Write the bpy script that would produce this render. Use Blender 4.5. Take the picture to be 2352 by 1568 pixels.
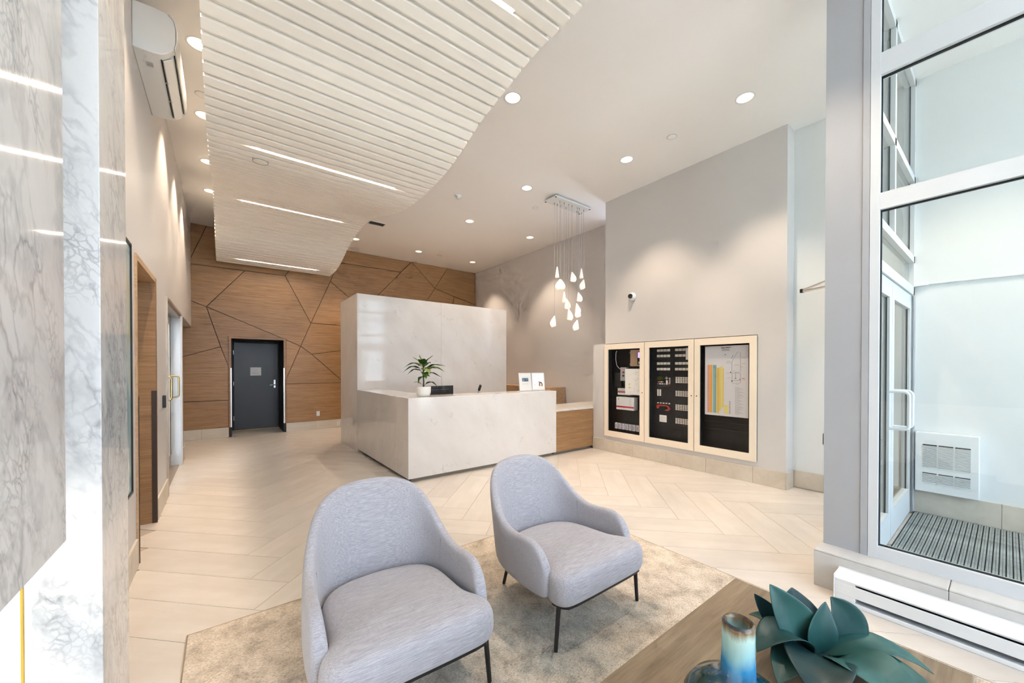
import bpy, math, random
from mathutils import Vector, Matrix
from math import radians as RAD, pi, sin, cos, tan, atan2, hypot, sqrt

for o in list(bpy.data.objects):
    bpy.data.objects.remove(o, do_unlink=True)
scene = bpy.context.scene
COL = scene.collection
rnd = random.Random(11)

# ---------------------------------------------------------------- camera
EYE = 1.5
PITCH, YAW, FPX = 0.00763, 0.65088, 868.5
cd = bpy.data.cameras.new('camera')
cam = bpy.data.objects.new('camera', cd); COL.objects.link(cam)
cam.location = (0, 0, EYE)
cam.rotation_euler = (pi / 2 - PITCH, 0, -YAW)
cd.sensor_fit = 'HORIZONTAL'; cd.sensor_width = 36.0
cd.lens = 36.0 * FPX / 2352
cd.shift_y = 66.92 / 2352
cd.clip_start = 0.05; cd.clip_end = 200
scene.camera = cam

# ---------------------------------------------------------------- world, exposure
world = bpy.data.worlds.new('overcast_sky'); scene.world = world
world.use_nodes = True
bg = world.node_tree.nodes['Background']
bg.inputs[0].default_value = (0.85, 0.97, 1.2, 1)
bg.inputs[1].default_value = 4.6
vs = scene.view_settings
vs.view_transform = 'Standard'; vs.look = 'None'; vs.gamma = 1.0; vs.use_curve_mapping = False
vs.exposure = 0.47
try:
    cy = scene.cycles
    cy.use_denoising = True
    cy.max_bounces = 6; cy.diffuse_bounces = 4; cy.glossy_bounces = 3
    cy.transparent_max_bounces = 12
    cy.use_adaptive_sampling = True; cy.adaptive_threshold = 0.12; cy.adaptive_min_samples = 8
    cy.caustics_reflective = False; cy.caustics_refractive = False
    cy.sample_clamp_indirect = 8.0
    cy.blur_glossy = 0.5
except Exception:
    pass

sun = bpy.data.lights.new('sun', 'SUN'); sun.energy = 36.0; sun.angle = RAD(.6); sun.color = (1.0, .97, .93)
so = bpy.data.objects.new('sun', sun); COL.objects.link(so); so.rotation_euler = (RAD(-48), 0, RAD(12)); so.location = (0, 20, 20)   # shines over the roof on to the street
SPOT_W = 134.0          # one recessed downlight
SPOT_COL = (1.0, 0.795, 0.60)
LED_STRENGTH = 55.0     # linear lights
def portal(name, loc, rot, sx, sy):
    l = bpy.data.lights.new(name, 'AREA'); l.shape = 'RECTANGLE'; l.size = sx; l.size_y = sy
    l.cycles.is_portal = True
    o = bpy.data.objects.new(name, l); COL.objects.link(o); o.location = loc; o.rotation_euler = rot
    return o
portal('street_window_portal', (1.45, -3.12, 2.3), (-pi / 2, 0, pi), 3.5, 4.1)
portal('vestibule_window_portal', (4.6, -1.92, 2.25), (-pi / 2, 0, pi), 2.2, 4.3)

# ---------------------------------------------------------------- geometry helpers
class G:
    """collects shapes, then becomes one mesh"""
    def __init__(s): s.v = []; s.f = []
    def add(s, vs, fs):
        n = len(s.v); s.v += [tuple(p) for p in vs]; s.f += [tuple(i + n for i in f) for f in fs]; return s
    def box(s, x0, x1, y0, y1, z0, z1):
        if x0 > x1: x0, x1 = x1, x0
        if y0 > y1: y0, y1 = y1, y0
        if z0 > z1: z0, z1 = z1, z0
        return s.add([(x0,y0,z0),(x1,y0,z0),(x1,y1,z0),(x0,y1,z0),(x0,y0,z1),(x1,y0,z1),(x1,y1,z1),(x0,y1,z1)],
                     [(0,3,2,1),(4,5,6,7),(0,1,5,4),(1,2,6,5),(2,3,7,6),(3,0,4,7)])
    def prism(s, pts, d):
        """closed planar loop of 3-D points, extruded by vector d"""
        n = len(pts); d = Vector(d)
        a = [Vector(p) for p in pts]; b = [p + d for p in a]
        nrm = Vector((0,0,0))
        for i in range(n):
            nrm += a[i].cross(a[(i+1) % n])
        fl = nrm.dot(d) > 0
        fs = [tuple(range(n-1,-1,-1)) if fl else tuple(range(n)), tuple(range(n,2*n)) if fl else tuple(range(2*n-1,n-1,-1))]
        for i in range(n):
            j = (i+1) % n
            fs.append((i,j,j+n,i+n) if fl else (j,i,i+n,j+n))
        return s.add(a + b, fs)
    def lathe(s, prof, seg=24, c=(0,0,0), axis='z', cap=True):
        """prof: list of (r, h)"""
        vs = []
        for r, h in prof:
            for k in range(seg):
                a = 2*pi*k/seg; x, y = r*cos(a), r*sin(a)
                if axis == 'z': p = (c[0]+x, c[1]+y, c[2]+h)
                elif axis == 'x': p = (c[0]+h, c[1]+x, c[2]+y)
                else: p = (c[0]+y, c[1]+h, c[2]+x)
                vs.append(p)
        fs = []
        for i in range(len(prof)-1):
            for k in range(seg):
                l = (k+1) % seg
                fs.append((i*seg+k, i*seg+l, (i+1)*seg+l, (i+1)*seg+k))
        if cap:
            if prof[0][0] > 1e-6: fs.append(tuple(range(seg-1,-1,-1)))
            if prof[-1][0] > 1e-6: fs.append(tuple((len(prof)-1)*seg+k for k in range(seg)))
        return s.add(vs, fs)
    def cyl(s, c, r, h0, h1, seg=20, axis='z'):
        return s.lathe([(r,h0),(r,h1)], seg, c, axis)
    def tube(s, path, r, seg=10, cap=True):
        P = [Vector(p) for p in path]; n = len(P)
        rr = r if isinstance(r, (list, tuple)) else [r]*n
        up = None; rings = []
        for i in range(n):
            t = (P[min(i+1,n-1)] - P[max(i-1,0)]).normalized()
            if up is None:
                up = Vector((0,0,1)) if abs(t.z) < .9 else Vector((1,0,0))
            up = (up - t*up.dot(t))
            if up.length < 1e-6: up = t.orthogonal()
            up.normalize(); sd = t.cross(up)
            rings.append([P[i] + (up*cos(2*pi*k/seg) + sd*sin(2*pi*k/seg))*rr[i] for k in range(seg)])
        vs = [p for q in rings for p in q]; fs = []
        for i in range(n-1):
            for k in range(seg):
                l = (k+1) % seg
                fs.append((i*seg+k, (i+1)*seg+k, (i+1)*seg+l, i*seg+l))
        if cap:
            fs.append(tuple(range(seg))); fs.append(tuple((n-1)*seg+k for k in range(seg-1,-1,-1)))
        return s.add(vs, fs)
    def loops(s, rings, close=True, caps=True):
        """skin between equal-length rings"""
        m = len(rings[0]); vs = [p for q in rings for p in q]; fs = []
        for i in range(len(rings)-1):
            for k in range(m if close else m-1):
                l = (k+1) % m
                fs.append((i*m+k, i*m+l, (i+1)*m+l, (i+1)*m+k))
        if caps:
            fs.append(tuple(range(m-1,-1,-1))); fs.append(tuple((len(rings)-1)*m+k for k in range(m)))
        return s.add(vs, fs)
    def grid(s, rows):
        return s.loops(rows, close=False, caps=False)
    def mesh(s, name, smooth=None):
        me = bpy.data.meshes.new(name); me.from_pydata(s.v, [], s.f); me.update()
        if smooth is not None:
            for p in me.polygons: p.use_smooth = True
            if smooth < 180: me.set_sharp_from_angle(angle=RAD(smooth))
        return me
    def obj(s, name, mat, parent=None, smooth=None, bevel=0, seg=2, loc=None):
        return mkobj(name, s.mesh(name, smooth), mat, parent, bevel, seg, loc)

def mkobj(name, me, mat, parent=None, bevel=0, seg=2, loc=None):
    o = bpy.data.objects.new(name, me); COL.objects.link(o)
    if mat is not None and len(me.materials) == 0: me.materials.append(mat)
    if parent is not None: o.parent = parent
    if loc is not None: o.location = loc
    if bevel:
        b = o.modifiers.new('edge', 'BEVEL'); b.width = bevel; b.segments = seg; b.limit_method = 'ANGLE'; b.angle_limit = RAD(40)
    return o
def subsurf(o, n=2):
    m = o.modifiers.new('smooth', 'SUBSURF'); m.levels = n; m.render_levels = n
    return o
def box(name, mat, dims, parent=None, bevel=0, seg=2):
    return G().box(*dims).obj(name, mat, parent, bevel=bevel, seg=seg)
def thing(name, label, cat, loc=(0,0,0), rz=0, group=None):
    o = bpy.data.objects.new(name, None); COL.objects.link(o)
    o.empty_display_size = .1; o.location = loc; o.rotation_euler = (0,0,rz)
    return tag(o, label, cat, group)
def tag(o, label, cat, group=None):
    o['label'] = label; o['category'] = cat
    if group: o['group'] = group
    return o
def struct(o, label=None):
    o['kind'] = 'structure'
    if label: o['label'] = label
    return o
def sroot(name, label=None, loc=(0,0,0)):
    o = bpy.data.objects.new(name, None); COL.objects.link(o); o.location = loc; o.empty_display_size = .1
    return struct(o, label)
def dup(root, loc, rz=None, label=None, group=None):
    r = root.copy(); COL.objects.link(r); r.location = loc
    if rz is not None: r.rotation_euler = (0,0,rz)
    if label: r['label'] = label
    if group: r['group'] = group
    for ch in root.children:
        c = ch.copy(); COL.objects.link(c); c.parent = r
        for g in ch.children:
            d = g.copy(); COL.objects.link(d); d.parent = c
    return r
def text_mesh(body, size, name):
    cu = bpy.data.curves.new(name, 'FONT'); cu.body = body; cu.size = size; cu.align_x = 'CENTER'; cu.align_y = 'CENTER'
    cu.extrude = 0.0006; cu.resolution_u = 3
    t = bpy.data.objects.new(name, cu); COL.objects.link(t)
    bpy.context.view_layer.update()
    me = bpy.data.meshes.new_from_object(t.evaluated_get(bpy.context.evaluated_depsgraph_get()))
    bpy.data.objects.remove(t, do_unlink=True)
    return me

# ---------------------------------------------------------------- material helpers
def srgb(*c):
    if len(c) == 1:
        h = c[0]; c = [int(h[i:i+2], 16) for i in (0,2,4)]
    out = []
    for v in c:
        v /= 255.0
        out.append(v/12.92 if v <= .04045 else ((v+.055)/1.055)**2.4)
    return tuple(out) + (1.0,)
class M:
    """small node-tree builder round one principled shader"""
    def __init__(s, name, color=(.8,.8,.8,1), rough=.5, metal=0.0, spec=.5):
        s.m = bpy.data.materials.new(name); s.m.use_nodes = True
        s.t = s.m.node_tree; s.N = s.t.nodes; s.L = s.t.links
        s.p = s.N['Principled BSDF']
        s.p.inputs['Base Color'].default_value = color
        s.p.inputs['Roughness'].default_value = rough
        s.p.inputs['Metallic'].default_value = metal
        s.p.inputs['Specular IOR Level'].default_value = spec
    def n(s, kind, **kw):
        q = s.N.new(kind)
        for k, v in kw.items():
            if k in q.inputs: q.inputs[k].default_value = v
            else: setattr(q, k, v)
        return q
    def link(s, a, b): s.L.new(a, b)
    def coords(s, scale=(1,1,1), rot=(0,0,0), src='Object'):
        tc = s.n('ShaderNodeTexCoord'); mp = s.n('ShaderNodeMapping')
        mp.inputs['Scale'].default_value = scale; mp.inputs['Rotation'].default_value = rot
        s.link(tc.outputs[src], mp.inputs['Vector']); return mp.outputs[0]
    def noise(s, vec, scale=5, detail=4, rough=.55, dist=0):
        q = s.n('ShaderNodeTexNoise'); q.inputs['Scale'].default_value = scale; q.inputs['Detail'].default_value = detail
        q.inputs['Roughness'].default_value = rough; q.inputs['Distortion'].default_value = dist
        s.link(vec, q.inputs['Vector']); return q.outputs['Fac']
    def ramp(s, fac, stops, interp='LINEAR'):
        q = s.n('ShaderNodeValToRGB'); q.color_ramp.interpolation = interp
        e = q.color_ramp.elements
        while len(e) < len(stops): e.new(.5)
        for el, (p, c) in zip(e, stops):
            el.position = p; el.color = c if len(c) == 4 else tuple(c) + (1,)
        s.link(fac, q.inputs[0]); return q.outputs[0]
    def mix(s, fac, a, b, mode='MIX'):
        q = s.n('ShaderNodeMix'); q.data_type = 'RGBA'; q.blend_type = mode
        for sock, v in ((q.inputs[0], fac), (q.inputs[6], a), (q.inputs[7], b)):
            if hasattr(v, 'is_output'): s.link(v, sock)
            else: sock.default_value = v
        return q.outputs[2]
    def math(s, op, a, b=0.5):
        q = s.n('ShaderNodeMath', operation=op)
        for sock, v in ((q.inputs[0], a), (q.inputs[1], b)):
            if hasattr(v, 'is_output'): s.link(v, sock)
            else: sock.default_value = v
        return q.outputs[0]
    def bump(s, h, strength=.2, dist=.01):
        q = s.n('ShaderNodeBump'); q.inputs['Strength'].default_value = strength; q.inputs['Distance'].default_value = dist
        s.link(h, q.inputs['Height']); s.link(q.outputs[0], s.p.inputs['Normal'])
    def col(s, c): s.link(c, s.p.inputs['Base Color'])
    def rnd(s):
        return s.n('ShaderNodeObjectInfo').outputs['Random']
def flat(name, c, rough=.5, metal=0.0, spec=.5):
    return M(name, c, rough, metal, spec).m
def emit(name, c, k):
    m = M(name, c, .5); m.p.inputs['Emission Color'].default_value = c; m.p.inputs['Emission Strength'].default_value = k
    return m.m
def paint(name, c, rough=.55, spec=.4):
    m = M(name, c, rough, spec=spec)
    v = m.coords(); m.bump(m.noise(v, 260, 2), .03, .002)
    return m.m
def glass(name, tint=(.96,.985,.98,1), ior=1.45):
    m = bpy.data.materials.new(name); m.use_nodes = True; t = m.node_tree; t.nodes.clear()
    out = t.nodes.new('ShaderNodeOutputMaterial'); mx = t.nodes.new('ShaderNodeMixShader')
    tr = t.nodes.new('ShaderNodeBsdfTransparent'); gl = t.nodes.new('ShaderNodeBsdfGlossy')
    fr = t.nodes.new('ShaderNodeFresnel'); fr.inputs[0].default_value = ior
    tr.inputs[0].default_value = tint; gl.inputs['Roughness'].default_value = 0.0
    ge = t.nodes.new('ShaderNodeNewGeometry'); iv = t.nodes.new('ShaderNodeMath'); iv.operation = 'SUBTRACT'; iv.inputs[0].default_value = 1.0
    mu = t.nodes.new('ShaderNodeMath'); mu.operation = 'MULTIPLY'
    t.links.new(ge.outputs['Backfacing'], iv.inputs[1]); t.links.new(fr.outputs[0], mu.inputs[0]); t.links.new(iv.outputs[0], mu.inputs[1])
    t.links.new(mu.outputs[0], mx.inputs[0]); t.links.new(tr.outputs[0], mx.inputs[1]); t.links.new(gl.outputs[0], mx.inputs[2])
    t.links.new(mx.outputs[0], out.inputs[0]); return m
def wood(name, light, dark, scale=1.0, axis='x', rough=.42, vary=.12, contrast=1.0):
    m = M(name, rough=rough, spec=.4)
    sc = {'x': (1.2,14,26), 'y': (14,1.2,26), 'z': (14,26,1.2)}[axis]
    tc = m.n('ShaderNodeTexCoord'); oi = m.n('ShaderNodeObjectInfo')
    ad = m.n('ShaderNodeVectorMath', operation='ADD'); mu = m.n('ShaderNodeVectorMath', operation='SCALE'); mu.inputs['Scale'].default_value = 7.0
    cb = m.n('ShaderNodeCombineXYZ')
    for k in range(3): m.link(oi.outputs['Random'], cb.inputs[k])
    m.link(cb.outputs[0], mu.inputs[0]); m.link(tc.outputs['Object'], ad.inputs[0]); m.link(mu.outputs[0], ad.inputs[1])
    mp = m.n('ShaderNodeMapping'); mp.inputs['Scale'].default_value = tuple(k*scale for k in sc); m.link(ad.outputs[0], mp.inputs['Vector'])
    a = m.noise(mp.outputs[0], 1.6, 5, .6, .6); b = m.noise(mp.outputs[0], 7.0, 3, .6, .2)
    f = m.math('ADD', m.math('MULTIPLY', a, .68), m.math('MULTIPLY', b, .32))
    c = m.ramp(f, [(.5-.2/contrast, dark), (.5+.16/contrast, light)])
    k = m.math('ADD', m.math('MULTIPLY', oi.outputs['Random'], vary), 1-vary*.5)
    cc = m.n('ShaderNodeCombineXYZ')
    for i in range(3): m.link(k, cc.inputs[i])
    m.col(m.mix(1.0, c, cc.outputs[0], 'MULTIPLY'))
    m.bump(f, .12, .002)
    return m.m
def marble_desk():
    m = M('cream_marble', rough=.07, spec=.5)
    v = m.coords()
    def turned(rot, scale):
        a = m.coords((1,1,1), rot); q = m.n('ShaderNodeMapping'); q.inputs['Scale'].default_value = scale; m.link(a, q.inputs['Vector']); return q.outputs[0]
    v2 = turned((RAD(-32), RAD(32), 0), (3.0,3.0,.55))
    vein = m.math('ABSOLUTE', m.math('SUBTRACT', m.noise(v2, 1.9, 5, .55, .3), .5))
    mask = m.ramp(m.noise(v, 3.4, 3, .5), [(.55,(0,0,0)),(.68,(1,1,1))])
    line = m.ramp(vein, [(0,(1,1,1)),(.010,(0,0,0))])
    k = m.mix(1.0, line, mask, 'MULTIPLY')
    cloud = m.ramp(m.noise(v2, 1.1, 4), [(.3, srgb('d6d0ca')), (.7, srgb('dedad6'))])
    m.col(m.mix(m.math('MULTIPLY', k, .5), cloud, srgb('8a8076')))
    return m.m
def marble_grey():
    m = M('grey_marble', rough=.06, spec=.6)
    a = m.coords((1,1,1), (RAD(-20), RAD(14), 0))
    q = m.n('ShaderNodeMapping'); q.inputs['Scale'].default_value = (1.5,1.5,.8); m.link(a, q.inputs['Vector']); v = q.outputs[0]
    def warped(scale, amt, det):
        z = m.n('ShaderNodeTexNoise'); z.inputs['Scale'].default_value = scale; z.inputs['Detail'].default_value = det; m.link(v, z.inputs['Vector'])
        w = m.n('ShaderNodeVectorMath', operation='MULTIPLY_ADD'); m.link(z.outputs['Color'], w.inputs[0]); w.inputs[1].default_value = (amt,)*3; m.link(v, w.inputs[2]); return w.outputs[0]
    w = warped(4.5, .30, 8)
    def edges(scale, wid):
        vo = m.n('ShaderNodeTexVoronoi', feature='DISTANCE_TO_EDGE'); vo.inputs['Scale'].default_value = scale; m.link(w, vo.inputs['Vector'])
        return m.ramp(vo.outputs['Distance'], [(0,(1,1,1)),(wid,(0,0,0))])
    patch = m.ramp(m.noise(v, 2.3, 4), [(.45,(0,0,0)),(.60,(1,1,1))])
    patch2 = m.ramp(m.noise(v, 3.1, 4, .6, .5), [(.48,(0,0,0)),(.64,(1,1,1))])
    k1 = m.mix(1.0, edges(9, .10), patch, 'MULTIPLY'); k2 = m.mix(1.0, edges(26, .16), patch2, 'MULTIPLY')
    long = m.ramp(m.math('ABSOLUTE', m.math('SUBTRACT', m.noise(warped(1.6,.5,6), 1.5, 5, .6), .5)), [(0,(1,1,1)),(.035,(0,0,0))])
    k = m.math('ADD', m.math('ADD', m.math('MULTIPLY', k1, .34), m.math('MULTIPLY', k2, .42)), m.math('MULTIPLY', long, .22))
    base = m.ramp(m.noise(v, 2.0, 7, .62, .6), [(.3, srgb('c4c7c9')), (.48, srgb('e6e6e5')), (.7, srgb('f1f0ee'))])
    m.col(m.mix(k, base, srgb('767b80')))
    return m.m
def tile_mat(name, light, dark, rough=.32, axis='x'):
    m = M(name, rough=rough, spec=.45)
    v = m.coords((.7,5,5) if axis == 'x' else (5,.7,5))
    v2 = m.coords()
    f = m.math('ADD', m.math('MULTIPLY', m.noise(v, 2.0, 5, .6, .5), .5), m.math('MULTIPLY', m.noise(v2, 3.0, 5), .5))
    c = m.ramp(f, [(.35, dark), (.65, light)])
    k = m.math('ADD', m.math('MULTIPLY', m.rnd(), .07), .965)
    cc = m.n('ShaderNodeCombineXYZ')
    for i in range(3): m.link(k, cc.inputs[i])
    m.col(m.mix(1.0, c, cc.outputs[0], 'MULTIPLY'))
    return m.m
def fabric():
    m = M('heather_grey_fabric', rough=.95, spec=.15)
    v = m.coords((13,320,300)); v2 = m.coords((300,26,240))
    a = m.noise(v, 1.0, 4, .65); b = m.noise(v2, 1.0, 3, .6)
    f = m.math('ADD', m.math('MULTIPLY', a, .8), m.math('MULTIPLY', b, .2))
    c = m.ramp(f, [(.30, srgb('88868b')), (.52, srgb('a4a2a7')), (.74, srgb('c2c0c4'))])
    m.col(c); m.bump(f, .15, .002)
    m.p.inputs['Sheen Weight'].default_value = .25
    return m.m
def rug_mat():
    m = M('distressed_rug', rough=1.0, spec=.05)
    v = m.coords(); vs_ = m.coords((22,60,30))
    vs2 = m.coords((60,150,60))
    big = m.noise(v, 1.5, 6, .65, .3); mid = m.noise(v, 7.0, 6, .7, .2); fine = m.noise(vs_, 3.0, 5, .75); pile = m.noise(vs2, 2.2, 3, .7)
    base = m.ramp(mid, [(.34, srgb('b4a899')), (.5, srgb('d6cab9')), (.66, srgb('e6dacb'))])
    blue = m.ramp(mid, [(.34, srgb('7a8486')), (.66, srgb('c4c8c2'))])
    dist = m.n('ShaderNodeVectorMath', operation='DISTANCE'); m.link(v, dist.inputs[0]); dist.inputs[1].default_value = (-.25,.45,0)
    near = m.math('SUBTRACT', .62, m.math('MULTIPLY', dist.outputs['Value'], .18))
    k = m.ramp(m.math('MULTIPLY', m.math('ADD', big, near), .5), [(.47,(0,0,0)), (.56,(1,1,1))])
    c = m.mix(m.math('MULTIPLY', k, .7), base, blue)
    sp = m.ramp(m.math('ADD', m.math('MULTIPLY', fine, .55), m.math('MULTIPLY', pile, .45)), [(.39, (.50,.49,.48)), (.50, (1.0,.98,.96)), (.60, (1.2,1.18,1.16))])
    m.col(m.mix(1.0, c, sp, 'MULTIPLY')); m.bump(pile, .8, .006)
    return m.m

MAT = {}
MAT['wall'] = paint('greige_wall_paint', srgb('cecbc9'), .42, .45)
MAT['ceil'] = paint('white_ceiling_paint', srgb('f0eeec'), .7)
MAT['white'] = flat('white_enamel', srgb('dcdfe0'), .35)
MAT['slat'] = flat('white_slat_paint', srgb('f4f1ea'), .4)
MAT['alum'] = flat('pale_grey_aluminium', srgb('a6a8ab'), .42, .0, .5)
MAT['mullion'] = flat('white_aluminium', srgb('cdd1d3'), .4)
MAT['gasket'] = flat('black_rubber', srgb('101214'), .6)
MAT['glass'] = glass('clear_glass')
MAT['desk'] = marble_desk()
MAT['marble'] = marble_grey()
MAT['panel'] = wood('oak_veneer', srgb('aa855f'), srgb('825f3c'), 1.0, 'x', .38, .14)
MAT['panel_y'] = wood('oak_veneer_side', srgb('d0b290'), srgb('ac8a66'), 1.0, 'y', .4, .08)
MAT['table'] = wood('grey_oak_top', srgb('917f67'), srgb('6f5e4a'), 1.15, 'x', .5, .05, 1.0)
MAT['groove'] = flat('dark_groove', srgb('4a3624'), .8)
MAT['tile'] = tile_mat('cream_porcelain', srgb('d4cdc5'), srgb('c7bfb5'))
MAT['base'] = tile_mat('stone_base_tile', srgb('d3cabc'), srgb('c4baab'), .4)
MAT['curb'] = tile_mat('pale_curb_tile', srgb('c9c8c5'), srgb('bdbbb7'), .4)
MAT['cabglass'] = glass('cabinet_glass', (.97,.97,.97,1), 1.35)
MAT['grout'] = flat('grout', srgb('b5a898'), .9)
MAT['fabric'] = fabric()
MAT['rug'] = rug_mat()
MAT['black'] = flat('black_steel', srgb('17181a'), .4)
MAT['charcoal'] = flat('charcoal_paint', srgb('2e2d2b'), .38)
MAT['jamb'] = flat('black_jamb_paint', srgb('131211'), .55)
MAT['steel'] = flat('brushed_steel', srgb('d8d8d6'), .28, 1.0)
MAT['brass'] = flat('brushed_brass', srgb('b09a6c'), .28, 1.0)
MAT['bronze'] = flat('bronze_aluminium', srgb('b3a594'), .35, .6)
MAT['dark'] = flat('dark_panel', srgb('100e0d'), .5)
MAT['paper'] = flat('white_paper', srgb('d4d4d2'), .7)
MAT['bright_paper'] = flat('bright_paper', srgb('f4f4f2'), .7)
MAT['led'] = emit('warm_led', (1.0,.86,.70,1), LED_STRENGTH)
MAT['plaster'] = flat('white_ceramic', srgb('ece7e0'), .35)

# ================================================================ SETTING
XL, XR, YB, ZC = -0.535, 5.49, 10.22, 4.48
YR = -3.0                                  # street glazing behind the camera
# ---- floor: grout bed and herringbone tiles 0.3 x 1.2 m
floor = struct(G().box(-2.4, 6.4, YR-.2, 11.4, -.16, -.006).obj('floor', MAT['grout']), 'cream porcelain tiles laid in a herringbone')
def clip(poly, f):
    out = []
    for i in range(len(poly)):
        a, b = poly[i], poly[(i+1) % len(poly)]; fa, fb = f(a), f(b)
        if fa >= 0: out.append(a)
        if fa*fb < 0:
            t = fa/(fa-fb); out.append((a[0]+(b[0]-a[0])*t, a[1]+(b[1]-a[1])*t))
    return out
def uv2xy(u, v): s = sqrt(.5); return ((u-v)*s, (u+v)*s)
W_, L_, U0, V0, GP = .3035, 1.214, 2.097, 1.90, .0013
tile_n = 0
def put_tile(u0, u1, v0, v1):
    global tile_n
    quad = [uv2xy(u0+GP, v0+GP), uv2xy(u1-GP, v0+GP), uv2xy(u1-GP, v1-GP), uv2xy(u0+GP, v1-GP)]
    cx = sum(p[0] for p in quad)/4; cy_ = sum(p[1] for p in quad)/4
    for f in (lambda p: p[0]+1.16, lambda p: 5.7-p[0], lambda p: p[1]+1.2, lambda p: YB-.01-p[1]):
        quad = clip(quad, f)
        if len(quad) < 3: return
    if cx < -.98 and cy_ < 5.6: return
    if all(p[0] > 2.1 and p[1] > 5.0 for p in quad): return
    if all(p[0] > 3.35 and p[1] < .75 for p in quad): return
    ang = atan2(v1-v0, u1-u0)
    ox, oy = cx, cy_; rz = (pi/4) if (u1-u0) > (v1-v0) else (-pi/4)
    ca, sa = cos(-rz), sin(-rz)
    loc = [((p[0]-ox)*ca-(p[1]-oy)*sa, (p[0]-ox)*sa+(p[1]-oy)*ca) for p in quad]
    g = G().prism([(p[0], p[1], -.0101) for p in loc], (0,0,.0101))
    o = g.obj('floor_tile', MAT['tile'], floor); o.location = (ox, oy, 0); o.rotation_euler = (0,0,rz)
    tile_n += 1
for k in range(-6, 7):
    for i in range(-22, 42):
        put_tile(U0+i*W_, U0+(i+1)*W_, V0+i*W_-2*L_*k, V0+i*W_-2*L_*k+L_)
        put_tile(U0+i*W_+2*L_*k, U0+i*W_+2*L_*k+L_, V0+(i-1)*W_, V0+i*W_)

# ---- ceiling with holes for the recessed lights
DOWN = [(-.172,4.54),(-.172,5.78),(-.172,7.04),(-.172,8.18),(2.55,3.335),(4.59,1.78),(4.60,3.33),(4.01,4.86),(3.99,6.66),
        (5.58,6.65),(3.985,9.18),(5.595,9.18),(2.44,9.18),(-.172,3.3),(2.5,.9),(4.59,.1)]
RD = .088
import bmesh
bm = bmesh.new()
def loop2d(pts):
    vv = [bm.verts.new((p[0], p[1], ZC)) for p in pts]
    for i in range(len(vv)): bm.edges.new((vv[i], vv[(i+1) % len(vv)]))
loop2d([(-2.4,YR-.2),(6.6,YR-.2),(6.6,11.4),(-2.4,11.4)])
for x, y in DOWN: loop2d([(x+RD*cos(2*pi*k/28), y+RD*sin(2*pi*k/28)) for k in range(28)])
bmesh.ops.triangle_fill(bm, use_beauty=True, use_dissolve=False, edges=bm.edges[:])
me = bpy.data.meshes.new('ceiling'); bm.to_mesh(me); bm.free()
ceiling = mkobj('ceiling', me, MAT['ceil']); struct(ceiling, 'white painted ceiling')
ms = ceiling.modifiers.new('depth', 'SOLIDIFY'); ms.thickness = .004; ms.offset = 0
G().box(-2.4, 6.6, YR-.2, 11.4, ZC+.16, ZC+.2).obj('ceiling_deck', MAT['ceil'], ceiling)

# ---- left wall: niche, glass door and corridor opening cut out of it
NY0, NY1, NZ = 3.99, 5.06, 2.367
DY0, DY1, DZ = 5.95, 7.73, 2.297
OY0, OZ = 8.20, 2.343
g = G(); T = XL-.2
g.box(T, XL, YR, NY0, 0, ZC).box(T, XL, NY0, NY1, NZ, ZC).box(T, XL, NY1, DY0, 0, ZC).box(T, XL, DY0, DY1, DZ, ZC)
g.box(T, XL, DY1, OY0, 0, ZC).box(T, XL, OY0, YB, OZ, ZC)
wl = struct(g.obj('wall_left', MAT['wall']), 'greige painted wall with a niche and a glass door')
struct(G().box(-2.4, -2.3, 7.9, YB, 0, ZC).obj('wall_corridor', MAT['wall']))
struct(G().box(-2.4, T, OY0-.2, OY0, 0, OZ).box(-2.4, T, OY0-.2, YB, OZ, OZ+.1).obj('wall_corridor_side', MAT['wall']))

# ---- right walls
g = G().box(XR, 6.5, 1.65, 4.42, 1.93, ZC).box(XR, 6.5, 1.65, 1.965, 0, 1.93).box(XR, 6.5, 4.42, 4.70, 0, 1.93).box(XR, 6.5, 1.965, 4.42, 0, .28)
g.box(XR+.2, 6.5, 1.965, 4.42, .28, 1.93)
struct(g.obj('wall_right', MAT['wall']), 'greige wall with three recessed panel cabinets')
struct(G().box(5.73, 6.5, YR, 1.65, 0, ZC).obj('wall_entry', paint('white_entry_paint', srgb('dcdedd'), .42, .45)), 'pale wall stepping back behind the entrance')
struct(G().box(6.33, 6.5, 4.70, YB, 0, ZC).obj('wall_recess', MAT['wall']), 'beige wall behind the reception counter')

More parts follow.
